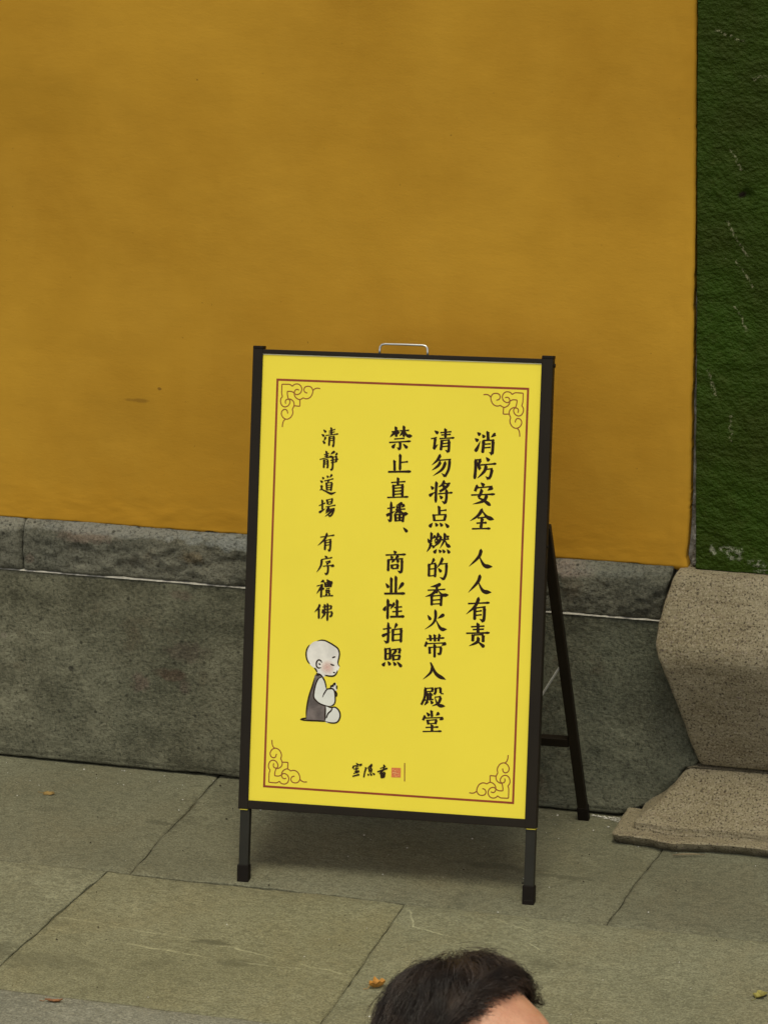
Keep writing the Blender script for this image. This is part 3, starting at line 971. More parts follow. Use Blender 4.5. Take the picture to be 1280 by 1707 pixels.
# second row
slab((0.334, Y2), (1.60, Y2), (1.60, Y1 + 0.008), (0.317, Y1), pm[4], seed=15, zoff=0.0008)
slab((-0.385, Y2), (0.334, Y2), (0.317, Y1), (-0.350, Y1), pm[1], seed=19)
slab((-1.50, Y2), (-0.385, Y2), (-0.350, Y1), (-1.50, Y1 - 0.01), pm[4], seed=23, zoff=0.0015)
slab((-3.5, Y2), (-1.50, Y2), (-1.50, Y1 - 0.01), (-3.5, Y1 - 0.01), pm[1], 0.1, seed=24)
slab((1.60, Y2), (4.3, Y2), (4.3, Y1 + 0.008), (1.60, Y1 + 0.008), pm[3], 0.1, seed=25)
# third row: rougher and paler
xs = [-3.5, -2.2, -0.9, 1.35, 2.8, 4.3]
for i in range(5):
    fine = 0.02 if i in (2,) else 0.1
    slab((xs[i], Y3), (xs[i + 1], Y3), (xs[i + 1], Y2), (xs[i], Y2), M['edge'], fine, 0.003, 0.001, 40 + i)
# rows out to the camera
y = Y3; row = 0
while y > -8.8:
    y2 = y - 0.62 - 0.05 * (row % 3)
    xx = -3.5; k = 0
    while xx < 4.2:
        x2 = min(4.3, xx + 0.95 + 0.5 * R())
        if 4.3 - x2 < 0.4: x2 = 4.3
        slab((xx, y2), (x2, y2), (x2, y), (xx, y), pm[(row + k) % 5], 0.12, 0.002, 0, 60 + row * 9 + k)
        xx = x2; k += 1
    y = y2; row += 1

# ------------------------------------------------------------------ temple wall
WALL = thing('temple_wall', 'ochre yellow plastered temple wall on a grey stone plinth behind the notice board', 'wall', (-1.4, 0.2, 0))
def lerp_tab(t, tab):
    if t <= tab[0][0]: return tab[0][1]
    for (a, va), (b, vb) in zip(tab, tab[1:]):
        if t <= b: return va + (vb - va) * (t - a) / (b - a)
    return tab[-1][1]
# mortar core behind everything
mb = MB(); mb.box((-3.6, 0.062, -0.01), (4.55, 0, 0), (0, 0.38, 0), (0, 0, 4.4)); mb.build('masonry_core', M['core'], WALL)
BX = [(0.58, 0.7795), (0.60, 0.776), (0.625, 0.779), (0.66, 0.782), (0.72, 0.785), (0.9, 0.7885), (1.2, 0.7925), (1.35, 0.7945), (1.8, 0.7958), (4.4, 0.7958)]
def plaster_vis(a, b):
    # visible part: x -1.1..edge, z .58..2.05
    z = lerp_tab(b, [(0, 0.5785), (0.25, 0.78), (0.82, 2.0), (1, 4.35)])
    xe = lerp_tab(z, BX)
    x = -3.55 + 2.5 * a / 0.18 if a < 0.18 else -1.05 + (xe + 1.05) * (a - 0.18) / 0.82
    if b == 0:
        z += 0.0035 * fbm(x * 6, 1, 5) + 0.0042 * fbm(x * 40, 1, 5)
        if x > 0.70: z -= 0.004
    if a == 1:
        x += 0.0012 * fbm(z * 30, 2, 1) + 0.0010 * fbm(z * 120, 2, 1) - (0.0016 if ns(z * 9, 4, 4) > 0.25 else 0)
    y = 0.034 + 0.0030 * fbm(x * 1.5, z * 1.5, 2) + 0.0010 * fbm(x * 7, z * 7, 3)
    if z < 0.68: y -= (0.0013 * fbm(x * 14, z * 26, 9) + 0.0006) * min(1, (0.68 - z) / 0.06)
    if x > 0.74: y += 0.0015 * fbm(z * 9, x * 30, 9)
    if a == 1 or b == 0: y += 0.003
    return (x, y, z)
sheet('plaster', plaster_vis, 330, 270, (0, 0.024, 0), M['plaster'], WALL)

# coping course: rounded rough stones with a vertical joint
def coping(xa, xb, mat, nu, seed, right_tab=None):
    def P(a, b):
        # b: 0..0.55 the upright face, 0.55..1 the rolled top back to the plaster
        if b < 0.5:
            z = 0.4665 + (0.535 - 0.4665) * (b / 0.5); y = 0.0
        else:
            t = (b - 0.5) / 0.5
            an = t * math.pi / 2
            z = 0.535 + 0.046 * math.sin(an); y = 0.046 * (1 - math.cos(an)) + 0.0
        xr = xb if right_tab is None else lerp_tab(z, right_tab)
        x = xa + (xr - xa) * a
        rough = 0.0085 * fbm(x * 11 + seed, z * 16, y * 10) + 0.0055 * fbm(x * 42 + seed, z * 52, 1) 
        y += rough * (1.0 if b < 0.75 else 0.5)
        if b == 0: y += 0.004; z += 0.0012 * fbm(x * 30, 2, seed)
        if a == 0 or a == 1: y += 0.008
        z += 0.0025 * fbm(x * 4 + seed, 1, 2) * (1 if b > 0.5 else 0)
        return (x, y, z)
    return sheet('coping_stone', P, nu, 30, (0, 0.05, 0), mat, WALL)
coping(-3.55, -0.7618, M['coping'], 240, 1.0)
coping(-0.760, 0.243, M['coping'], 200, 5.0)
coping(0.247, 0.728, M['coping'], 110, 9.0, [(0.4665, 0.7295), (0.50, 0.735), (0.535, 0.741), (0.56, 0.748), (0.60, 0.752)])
# white lime line between coping and plinth
mb = MB()
n = 300
vs, fs = [], []
for i in range(n + 1):
    x = -3.5 + (0.728 + 3.5) * i / n
    dz = 0.0009 * fbm(x * 25, 3, 3)
    k = max(0.0, min(1.3, 0.75 + 1.5 * ns(x * 9, 1, 8) + 0.6 * ns(x * 45, 2, 8)))
    for (yy, zz) in ((0.0026 - 0.002 * k, 0.4632), (0.0022 - 0.003 * k, 0.4640 + dz), (0.003, 0.4650 + 0.0012 * k + dz * 0.5), (0.05, 0.4668)): vs.append((x, yy, zz))
    if i:
        for q in range(3):
            b = (i - 1) * 4 + q
            fs.append((b, b + 4, b + 5, b + 1))
obj('mortar_line', vs, fs, M['mortar'], WALL)

# plinth slabs; the right one is cut round the stone base
SEAM = [(0.0, 0.628), (0.012, 0.655), (0.022, 0.676), (0.040, 0.713), (0.058, 0.736), (0.075, 0.753), (0.100, 0.768), (0.120, 0.777), (0.130, 0.788), (0.136, 0.806), (0.145, 0.811), (0.20, 0.793),
        (0.267, 0.775), (0.34, 0.757), (0.38, 0.746), (0.405, 0.738), (0.427, 0.733), (0.4625, 0.730)]
def plinth(xa, xb, mat, nu, seed, tab=None):
    def P(a, b):
        z = 0.004 + (0.4615 - 0.004) * b
        xr = xb if tab is None else lerp_tab(z, tab)
        x = xa + (xr - xa) * a
        y = 0.0035 + 0.0028 * fbm(x * 5 + seed, z * 5, 1) + 0.0016 * fbm(x * 30 + seed, z * 30, 2)
        if tab is not None and a > 0.97: y += 0.004 * ((a - 0.97) / 0.03)
        if a in (0, 1): y += 0.006
        if b == 1: y += 0.003; z += 0.0008 * fbm(x * 22, 1, 4)
        if b == 0: y += 0.006; z += 0.0035 * abs(fbm(x * 12, 1, 4)) 
        if b < 0.03 and 0 < b: y += 0.002
        return (x, y, z)
    return sheet('plinth_stone', P, nu, 110, (0, 0.05, 0), mat, WALL)
plinth(-3.55, -1.203, M['plinth'], 120, 3.0)
plinth(-1.200, 0.203, M['plinth'], 330, 6.0)
plinth(0.206, 0.72, M['plinth2'], 150, 12.0, SEAM)

# ------------------------------------------------------------------ green painted pillar on its granite base
PIL = thing('stone_pillar', 'dark green painted rough stone pillar on a beige granite base', 'pillar', (1.2, 0.2, 0))
def shaft(a, b):
    z = 0.5790 + (4.35 - 0.579) * (b ** 1.35)
    x = 0.7985 + (1.62 - 0.7985) * (a ** 1.3)
    y = 0.028 + 0.004 * fbm(x * 4, z * 4, 7) + 0.0030 * fbm(x * 28, z * 34, 5)
    if a == 0: x += 0.0016 * fbm(z * 20, 1, 1); y += 0.004
    if b == 0: z += 0.003 * fbm(x * 20, 2, 2) + 0.002; y += 0.003
    r = math.hypot(x - 0.906, z - 1.40)
    if r < 0.016: y += 0.012 * (1 - r / 0.016)
    return (x, y, z)
sheet('painted_shaft', shaft, 150, 520, (0, 0.032, 0), M['green'], PIL)
mb = MB(); mb.box((0.95, 0.0622, -0.01), (0.67, 0, 0), (0, 0.378, 0), (0, 0, 4.4)); mb.build('pillar_core', M['core'], PIL)

def mitred(name, prof, xr, nprof, nx, mat, seed, amp, parent, back=0.10, worn=1):
    """base block: profile rows (z, x_left, y) swept along X, with a rounded corner and a left return"""
    zs = [p[0] for p in prof]
    # resample rows along the profile length
    L = [0]
    for p, q in zip(prof, prof[1:]): L.append(L[-1] + math.dist(p, q))
    rows = []
    for i in range(nprof + 1):
        d = L[-1] * i / nprof
        for k in range(len(prof) - 1):
            if d <= L[k + 1] + 1e-9:
                t = (d - L[k]) / max(1e-9, L[k + 1] - L[k]); break
        rows.append([prof[k][c] + (prof[k + 1][c] - prof[k][c]) * t for c in range(3)])
    # smooth rows a little so that breaks are worn round
    for _ in range(worn):
        rows = [rows[0]] + [[(a[c] + 2 * b[c] + d[c]) / 4 for c in range(3)] for a, b, d in zip(rows, rows[1:], rows[2:])] + [rows[-1]]
    v, fc = [], []
    rad = 0.010
    colsN = None
    for (z, xl, y) in rows:
        line = []
        nb = 8
        for k in range(nb): line.append((xl, back + (y + rad - back) * k / nb, -1, 0))
        for k in range(5):
            an = math.pi / 2 * k / 4
            line.append((xl + rad - rad * math.cos(an), y + rad - rad * math.sin(an), -math.cos(an), -math.sin(an)))
        for k in range(1, nx + 1):
            t = (k / nx) ** 1.25
            line.append((xl + rad + (xr - xl - rad) * t, y, 0, -1))
        colsN = len(line)
        for (x, yy, nx_, ny_) in line:
            h = amp * fbm(x * 7 + seed, yy * 9 + z * 9, seed) + amp * 0.55 * fbm(x * 36 + seed, z * 36, yy * 30)
            v.append(Vector((x + nx_ * h, yy + ny_ * h, z + h * 0.3)))
    for j in range(len(rows) - 1):
        for i in range(colsN - 1):
            a = j * colsN + i
            fc.append((a, a + 1, a + colsN + 1, a + colsN))
    fc.append(tuple(range(colsN)))
    last = (len(rows) - 1) * colsN
    fc.append(tuple(last + i for i in range(colsN))[::-1])
    o = obj(name, v, fc, mat, parent)
    sm = [True] * (len(fc) - 2) + [False] * 2
    if len(o.data.polygons) == len(sm): o.data.polygons.foreach_set('use_smooth', sm)
    # orient normals outwards
    bm = bmesh.new(); bm.from_mesh(o.data); bmesh.ops.recalc_face_normals(bm, faces=bm.faces[:]); bm.to_mesh(o.data); bm.free()
    return o
UP = [(0.140, 0.822, 0.012), (0.141, 0.8165, 0.002), (0.155, 0.8115, -0.006), (0.196, 0.800, -0.021), (0.274, 0.7825, -0.049), (0.35, 0.7625, -0.076), (0.395, 0.7495, -0.090), (0.415, 0.7415, -0.093),
      (0.441, 0.7363, -0.088), (0.475, 0.7375, -0.068), (0.526, 0.7480, -0.035), (0.566, 0.7580, -0.008), (0.5765, 0.7625, 0.002), (0.5785, 0.774, 0.030)]
mitred('base_block', UP, 1.70, 90, 190, M['granite'], 3.0, 0.0022, PIL)
LO = [(0.0, 0.662, -0.138), (0.010, 0.656, -0.146), (0.0235, 0.655, -0.153), (0.026, 0.659, -0.150), (0.0265, 0.668, -0.140), (0.0250, 0.686, -0.124), (0.0240, 0.694, -0.116), (0.041, 0.696, -0.114), (0.0435, 0.700, -0.109), (0.056, 0.715, -0.090), (0.075, 0.742, -0.058),
      (0.10, 0.765, -0.030), (0.122, 0.779, -0.010), (0.132, 0.788, 0.002), (0.1355, 0.80, 0.03)]
lo = mitred('base_footing', LO, 1.72, 210, 230, M['granite2'], 9.0, 0.0020, PIL, 0.0, 0)
# chipped, uneven front lip of the footing
for vtx in lo.data.vertices:
    w = Vector(vtx.co) + Vector(lo['_o'])
    if w.z < 0.045 and w.y < -0.10:
        bulge = 0.018 * math.exp(-((w.x - 0.80) / 0.055) ** 2) + 0.006 * fbm(w.x * 9, 2, 2) + 0.004 * fbm(w.x * 33, w.z * 20, 2)
        vtx.co.y -= bulge * (1.0 if w.z < 0.03 else 0.45)
        if w.x < 0.70 and w.z < 0.03: vtx.co.x += 0.010 * max(0, fbm(w.z * 60, w.y * 30, 4))
# lime lump left in the gap between plaster and pillar
def lump(a, bb):
    z = 0.583 + 0.10 * bb
    w = 0.009 * (1 - bb) ** 0.6 + 0.001
    x = 0.7985 - w + 2 * w * a * 0.5 - 0.0 + 0.002 * fbm(z * 60, a * 3, 1)
    return (x - 0.001, 0.043 + 0.004 * fbm(x * 90, z * 70, 3), z)
sheet('mortar_fill', lump, 10, 60, (0, 0.017, 0), M['core'], WALL)
# next wall stretch beyond the pillar
W2 = thing('temple_wall', 'ochre wall stretch beyond the green pillar, outside the right edge', 'wall', (3.0, 0.2, 0))
mb = MB(); mb.box((1.64, 0.036, 0.58), (2.8, 0, 0), (0, 0.4, 0), (0, 0, 3.77)); mb.build('plaster', M['plaster'], W2)
mb = MB(); mb.box((1.75, 0.004, 0.0), (2.69, 0, 0), (0, 0.4, 0), (0, 0, 0.578)); mb.build('plinth_stone', M['plinth'], W2)

# ------------------------------------------------------------------ notice board (A-frame)
SO = Vector((-0.0402, -0.5463, 0.0))
SU = Vector((0.9982, 0.0590, 0.0067)).normalized()
SV = Vector((-0.0215, 0.2552, 0.9667)); SV = (SV - SU * SV.dot(SU)).normalized()
SN = SU.cross(SV)                        # towards the viewer: -Y, up
ZB, PH, PW = 0.1757, 0.9425, 0.600
def S(a, b, d=0.0):                      # poster metres (a right, b up from the poster's lower edge), d out of the plane
    return SO + SU * a + SV * (ZB + b) + SN * d
BOARD = thing('notice_board', 'yellow A-frame notice board with black frame and Chinese lettering standing on the paving', 'notice board', (0.26, -0.35, 0))
def sbox(mb, a0, a1, b0, b1, d0, d1, bev=0.0012):
    mb.box(S(a0, b0, d1), SU * (a1 - a0), SV * (b1 - b0), -SN * (d1 - d0), bev)
mb = MB(); sbox(mb, -0.004, 0.604, -0.004, PH + 0.003, -0.008, 0.0, 0.0); panel = mb.build('panel', M['poster'], BOARD)
# white turned edge of the sheet at the top
mb = MB(); sbox(mb, 0.0, PW, PH - 0.0016, PH - 0.0002, 0.0, 0.0008, 0.0); mb.build('sheet_edge', M['cover'], panel)
for a0, a1 in ((-0.0205, 0.0012), (0.5975, 0.6215)):
    mb = MB(); sbox(mb, a0, a1, -0.0195, PH + 0.0145, -0.019, 0.0045, 0.0022); post = mb.build('post', M['frame'], BOARD)
    mb = MB(); sbox(mb, a0 + 0.0006, a1 + 0.0006, PH + 0.010, PH + 0.0165, -0.0195, 0.0055, 0.0015); mb.build('post_cap', M['rubber'], post)
    mb = MB(); sbox(mb, a0 + 0.0035, a1 - 0.0015, -0.0215, -0.0195, -0.017, 0.002, 0.0); mb.build('end_strip', M['poster'], post)
mb = MB(); sbox(mb, 0.0, PW - 0.0015, PH + 0.0002, PH + 0.0095, -0.017, 0.0035, 0.0014); mb.build('top_rail', M['frame'], BOARD)
mb = MB(); sbox(mb, 0.0, PW - 0.0015, -0.0185, -0.0005, -0.017, 0.0035, 0.0014); mb.build('bottom_rail', M['frame'], BOARD)
for a0, zb in ((-0.0185, -0.003), (0.5975, 0.000)):
    mb = MB(); sbox(mb, a0 + 0.0015, a0 + 0.0225, -0.172, -0.0195, -0.0180, -0.001, 0.0018); leg = mb.build('leg', M['legs'], BOARD)
    # foot cap: prism standing square on the paving
    mb = MB()
    bt = -ZB
    mb.box(S(a0 - 0.0008, bt + 0.006, 0.0012), SU * 0.0250, -SN * 0.0215 , SV * 0.031, 0.0018)
    cap = mb.build('foot_cap', M['rubber'], leg)
    zmin = min(v.co.z for v in cap.data.vertices)
    for v in cap.data.vertices:
        if v.co.z < 0.014: v.co.z = 0.0005 + 0.0 * v.co.z
    if a0 > 0.3:
        mb = MB(); mb.tube([S(a0 + 0.0015, -0.135, -0.006), S(a0 - 0.0035, -0.135, -0.006)], 0.0016, 8); mb.build('screw', M['rubber'], leg)
# pivot bolt on the right post side
mb = MB(); mb.tube([S(0.6215, PH - 0.004, -0.010), S(0.6240, PH - 0.004, -0.010)], 0.0045, 12); mb.build('bolt', M['rubber'], BOARD)
mb = MB(); mb.tube([S(0.6215, 0.565, -0.010), S(0.6235, 0.565, -0.010)], 0.003, 10); mb.build('bolt', M['rubber'], BOARD)
# back frame
HB = 0.592
def back_leg(a_out, sgn):
    top = S(a_out, HB + 0.012, -0.020)
    foot = Vector((top.x, top.y, 0)) + Vector((0, 0, 0))
    return top
nh = Vector((-math.sin(0.057), math.cos(0.057), 0)); uh = Vector((math.cos(0.057), math.sin(0.057), 0))
FR = Vector((0.5745, -0.0345, 0.0)); TR = S(0.6225, HB + 0.010, -0.0225)
WB = 0.628
for k in (0, 1):
    f0 = FR - uh * (WB if k else 0); t0 = TR - SU * (WB if k else 0)
    ax = (t0 - f0).normalized()
    w = uh * 0.021
    nn = ax.cross(uh).normalized()          # thickness direction
    if nn.y < 0: nn = -nn
    mb = MB(); mb.box(f0 - w + ax * 0.028, w, nn * 0.017, ax * ((t0 - f0).length - 0.028), 0.0016)
    bl = mb.build('back_leg', M['frame'], BOARD)
    mb = MB(); mb.box(f0 - w * 1.07 - nn * 0.001 + ax * 0.004, w * 1.14, nn * 0.020, ax * 0.03, 0.0018)
    cap = mb.build('foot_cap', M['rubber'], bl)
    for v in cap.data.vertices:
        if v.co.z < 0.013: v.co.z = 0.0005
ax = (TR - FR).normalized(); nn = ax.cross(uh).normalized()
if nn.y < 0: nn = -nn
t = 0.258
p = FR + (TR - FR) * t - uh * (WB - 0.004)
mb = MB(); mb.box(p + nn * 0.001, uh * (WB - 0.026), nn * 0.015, ax * 0.022, 0.0014); mb.build('crossbar', M['frame'], BOARD)
p = TR - uh * (WB - 0.004) - ax * 0.03
mb = MB(); mb.box(p + nn * 0.001, uh * (WB - 0.026), nn * 0.015, ax * 0.022, 0.0014); mb.build('crossbar', M['frame'], BOARD)
# folding stays of flat steel, one each side
for aa, fo in ((0.612, 0.0), (-0.004, WB - 0.02)):
    q0 = S(aa, 0.243, -0.021); q1 = FR + (TR - FR) * 0.53 - uh * (fo + 0.022)
    dirv = (q1 - q0); 
    mb = MB(); mb.box(q0, dirv, uh * 0.0016, Vector((0, 0, 0.0065)), 0.0); mb.tube([q0 + uh * -0.003 + Vector((0, 0, 0.005)), q0 + uh * 0.006 + Vector((0, 0, 0.005))], 0.0045, 10)
    mb.build('stay', M['stay'], BOARD)
# carrying handle
hp = []
for (a, b) in ((0.2515, PH + 0.006), (0.2515, PH + 0.016), (0.2525, PH + 0.0235), (0.2560, PH + 0.0275), (0.2625, PH + 0.029), (0.30, PH + 0.0292), (0.3435, PH + 0.029), (0.3495, PH + 0.0275), (0.3530, PH + 0.0235), (0.3540, PH + 0.016), (0.3540, PH + 0.006)):
    hp.append(S(a, b, -0.006))
mb = MB(); mb.tube(hp, 0.0024, 10); mb.build('handle', M['steel'], BOARD, smooth=True)

# ---- print on the sheet
lift = [0.00025]
def P2(a, b): return S(a, b, lift[0])
def cr(pts, n):
    """Catmull-Rom samples"""
    if len(pts) == 2:
        return [pts[0].lerp(pts[1], i / n) for i in range(n + 1)]
    out = []
    p = [pts[0] * 2 - pts[1]] + pts + [pts[-1] * 2 - pts[-2]]
    segs = len(pts) - 1
    for i in range(n + 1):
        u = segs * i / n; k = min(int(u), segs - 1); t = u - k
        a, b, c, d = p[k:k + 4]
        out.append(0.5 * ((2 * b) + (c - a) * t + (2 * a - 5 * b + 4 * c - d) * t * t + (3 * b - a - 3 * c + d) * t ** 3))
    return out
PROF = {
    'h': [(0, .75), (.12, .72), (.5, .62), (.82, .80), (.93, 1.25), (1, .55)],
    'H': [(0, .95), (.12, 1.0), (.5, .95), (.82, 1.15), (.93, 1.45), (1, .7)],
    'i': [(0, .75), (.15, .66), (.5, .60), (.85, .72), (1, .80)],
    'v': [(0, .55), (.08, 1.08), (.3, .90), (.7, .90), (.9, .98), (1, .50)],
    'q': [(0, .60), (.1, 1.0), (.5, .88), (1, .80)],
    'p': [(0, .45), (.08, 1.05), (.4, .92), (.75, .55), (1, .10)],
    'P': [(0, .55), (.15, 1.25), (.5, 1.0), (1, .15)],
    'e': [(0, .85), (.3, .95), (.7, .60), (1, .10)],
    'n': [(0, .30), (.3, .7), (.7, 1.1), (1, .15)],
    'N': [(0, .25), (.3, .62), (.62, 1.15), (.76, 1.32), (.9, .70), (1, .08)],
    'O': [(0, .45), (.1, .75), (.35, .95), (.62, 1.25), (.76, 1.40), (.9, .75), (1, .08)],
    'M': [(0, .45), (.5, .85), (.85, 1.15), (1, .35)],
    'L': [(0, .30), (.15, .55), (.45, .75), (.72, 1.15), (.88, .65), (1, .08)],
    'd': [(0, .20), (.35, .75), (.72, 1.12), (.92, .95), (1, .45)],
    't': [(0, 1.0), (.4, .70), (1, .08)],
    'T': [(0, .75), (.15, 1.10), (.5, .75), (1, .08)],
    'l': [(0, .35), (.12, .95), (.5, 1.1), (.88, .95), (1, .35)],
    'c': [(0, 1), (1, 1)],
}
def ribbon(mb, pts, w, prof, n=None):
    pts = [Vector((x, y)) for x, y in pts]
    n = n or (10 if len(pts) < 4 else 5 * (len(pts) - 1))
    c = cr(pts, n)
    L = [0]
    for a, b in zip(c, c[1:]): L.append(L[-1] + (b - a).length)
    tot = max(L[-1], 1e-9)
    vs = []
    for i, p in enumerate(c):
        t = (c[min(i + 1, n)] - c[max(i - 1, 0)])
        if t.length < 1e-9: t = Vector((1, 0))
        t.normalize(); nrm = Vector((-t.y, t.x))
        tab = PROF[prof]; hw = 0.5 * w * lerp_tab(L[i] / tot, tab)
        # brush entry is cut at a slant
        sl = 0.0
        if prof in 'vqp' and i == 0: sl = hw * 0.7
        vs.append(P2(*(p + nrm * hw + t * sl))); vs.append(P2(*(p - nrm * hw - t * sl)))
    lift[0] += 0.0000018
    mb.add(vs, [(2 * i, 2 * i + 1, 2 * i + 3, 2 * i + 2) for i in range(n)])
def each_character():
    cur, out = None, []
    for ln in STROKES.split('\n'):
        if ln[0] == '*':
            cur = []; out.append(cur); ln = ln[1:]
        hd, co = ln.split(' ')
        q = [int(s) * 1e-4 for s in co.split(',')]
        cur.append((int(hd[0]), hd[1], int(hd[2:]) * 1e-4, list(zip(q[0::2], q[1::2]))))
    return out
CHARS = each_character()
for ch in CHARS:
    if ch[0][0] == 5: continue
    mb = MB()
    for c, t, w, q in ch: ribbon(mb, q, w * 1.10, t)
    mb.build('character' if ch[0][0] < 4 else 'calligraphy_character', M['ink'], panel)
# border and corner ornaments
lift[0] = 0.0003
mb = MB(); th = 0.0045
x0_, x1_, y0_, y1_ = 0.0320, 0.5730, 0.0290, 0.8915
for (a0, b0, a1, b1) in ((x0_, y0_, x1_, y0_ + th), (x0_, y1_ - th, x1_, y1_), (x0_, y0_ + th, x0_ + th, y1_ - th), (x1_ - th, y0_ + th, x1_, y1_ - th)):
    mb.add([P2(a0, b0), P2(a1, b0), P2(a1, b1), P2(a0, b1)], [(0, 1, 2, 3)])
mb.build('border_line', M['redline'], panel)
for fx in (0, 1):
    for fy in (0, 1):
        mb = MB()
        for pl in ORNAMENT:
            pts = []
            for (a, b) in pl:
                da, db = a - 0.0312, 0.8943 - b
                pts.append(((x0_ + da) if not fx else (x1_ - da), (y1_ - db) if not fy else (y0_ + db)))
            ribbon(mb, pts, 0.0023, 'c', 6 * (len(pts) - 1))
        mb.build('corner_ornament', M['ornink'], panel)
# painted figure of a kneeling child at prayer: flat fills and brush outline
mon = None
def fill(name, pts, mat, parent, smooth_n=0):
    pts = [Vector(p) for p in pts]
    if smooth_n:
        q = pts + [pts[0]]
        pts = cr([pts[-1]] + q + [pts[1]], smooth_n * (len(q) + 1))[smooth_n:-smooth_n - 1]
    lift[0] += 0.00002
    me_v = [P2(p.x, p.y) for p in pts]
    return obj(name, me_v, [tuple(range(len(me_v)))], mat, parent)
lift[0] = 0.0004
mon = fill('figure_print', DRAW['robe'], M['robe'], panel, 3)
mon['label'] = 'printed drawing of a small kneeling monk in a grey robe'
for nm, mt in (('knee', 'pale'), ('head', 'skinprint'), ('sleeve', 'pale'), ('hand', 'skinprint')):
    fill(nm + '_print', DRAW[nm], M[nm + 'p'] if nm + 'p' in M else M[mt], mon, 3)
# soft blush on the cheek
bl = Mat('blush_print', 0.5, 0.35); bl.color((0.72, 0.45, 0.38))
tcn = bl.tc; 
grd = bl.t.nodes.new('ShaderNodeTexGradient'); grd.gradient_type = 'SPHERICAL'
mp = bl.t.nodes.new('ShaderNodeMapping'); mp.inputs['Location'].default_value = (-1, -1, 0); mp.inputs['Scale'].default_value = (2, 2, 0)
bl.t.links.new(tcn.outputs['UV'], mp.inputs[0]); bl.t.links.new(mp.outputs[0], grd.inputs[0])
am = bl.math('MULTIPLY', grd.outputs['Fac'], 0.75)
bl.t.links.new(am, bl.b.inputs['Alpha'])
lift[0] += 0.00003
bc = (0.5, 0.5)
hx = [p[0] for p in DRAW['head']]; hy = [p[1] for p in DRAW['head']]
bx, by = min(hx) + 0.64 * (max(hx) - min(hx)), min(hy) + 0.27 * (max(hy) - min(hy)); br = 0.0165
bo = obj('cheek_print', [P2(bx - br, by - br), P2(bx + br, by - br), P2(bx + br, by + br), P2(bx - br, by + br)], [(0, 1, 2, 3)], bl.m, mon)
uvl = bo.data.uv_layers.new(name='UVMap')
for i, c in enumerate(((0, 0), (1, 0), (1, 1), (0, 1))): uvl.data[i].uv = c
lift[0] += 0.00005
mb = MB()
for ch in CHARS:
    for c, t, w, q in ch:
        if c == 5: ribbon(mb, q, w * 1.35, 'l')
mb.build('outline_print', M['ink'], mon)
lift[0] = 0.0004
sl = fill('seal_mark', SEAL, M['seal'], panel)
lift[0] = 0.0005
mb = MB()
for pl in SEAL_MARKS:
    b0 = [P2(*p) for p in pl]
    mb.add(b0, [tuple(range(len(b0)))])
mb.build('seal_strokes', M['sealw'], sl)
mb = MB(); ribbon(mb, DIVIDER, 0.0022, 'c'); mb.build('divider_line', M['ornink'], panel)

# ------------------------------------------------------------------ leaves, twig, grit
def leaf(name, loc, L, W, mat, label, curl, rot, lobes=0, flat_=0.0):
    n, m_ = 10, 6
    vs, fs = [], []
    for i in range(n + 1):
        t = i / n
        w = W * (math.sin(math.pi * min(1, t * 1.02)) ** 0.7) * (1 + (0.28 * math.sin(t * lobes * math.pi) if lobes else 0)) + 0.0006
        for j in range(-m_, m_ + 1):
            s = j / m_
            x = (t - 0.5) * L; y = s * w
            z = curl * (abs(s) ** 1.5) * w * 1.3 + curl * 0.35 * L * (2 * t - 1) ** 2 + 0.0015 * ns(x * 300, y * 300, L * 99)
            y *= (1 - 0.35 * abs(curl))
            vs.append(Vector((x, y, z + 0.0022)))
    C = 2 * m_ + 1
    for i in range(n):
        for j in range(C - 1):
            a = i * C + j; fs.append((a, a + 1, a + C + 1, a + C))
    k = len(vs)
    vs2 = vs + [v - Vector((0, 0, 0.0005)) for v in vs]
    fs2 = fs + [tuple(reversed([q + k for q in f_])) for f_ in fs]
    mb = MB(); mb.add(vs2, fs2)
    st = [Vector((-0.5 * L - 0.012, 0.002, 0.004)), Vector((-0.5 * L - 0.004, 0, 0.003)), Vector((-0.5 * L + 0.004, 0, 0.003 + curl * 0.3 * L))]
    mb.tube(st, 0.0006, 5)
    Rm = Matrix.Rotation(rot, 3, 'Z')
    zmin = min(v.z for v in mb.v)
    vv = [Rm @ v + Vector(loc) - Vector((0, 0, zmin - 0.001)) for v in mb.v]
    o = obj(name, vv, mb.f, mat, None, True, off=loc)
    return tag(o, label, 'leaf', 'dry leaves fallen on the paving')
leaf('fallen_leaf', (0.390, -0.972, 0.001), 0.036, 0.014, M['leafy'], 'curled orange dry leaf on the paving beside the dark-haired head', 0.75, 0.75, 5)
leaf('fallen_leaf', (-0.201, -1.198, 0.001), 0.036, 0.005, M['leafb'], 'narrow rolled brown leaf on the pale paving near the lower left corner', 0.5, 0.22)
leaf('fallen_leaf', (1.1215, -0.822, 0.001), 0.032, 0.014, M['leafg'], 'yellow-green leaf on the paving at the right edge', 0.35, 1.2, 3)
leaf('fallen_leaf', (-0.643, -0.187, 0.0006), 0.028, 0.011, M['leafs'], 'flattened ochre leaf scrap on the grey slab near the wall at left', 0.06, 0.1, 3)
mb = MB(); mb.tube([(0.800, -0.190, 0.006), (0.820, -0.185, 0.008), (0.842, -0.176, 0.007), (0.868, -0.170, 0.006)], [0.0016, 0.0018, 0.0015, 0.0008], 6)
tag(mb.build('twig', M['twig'], None, True, (0.83, -0.18, 0.0)), 'thin dry twig lying along the foot of the granite base', 'twig')

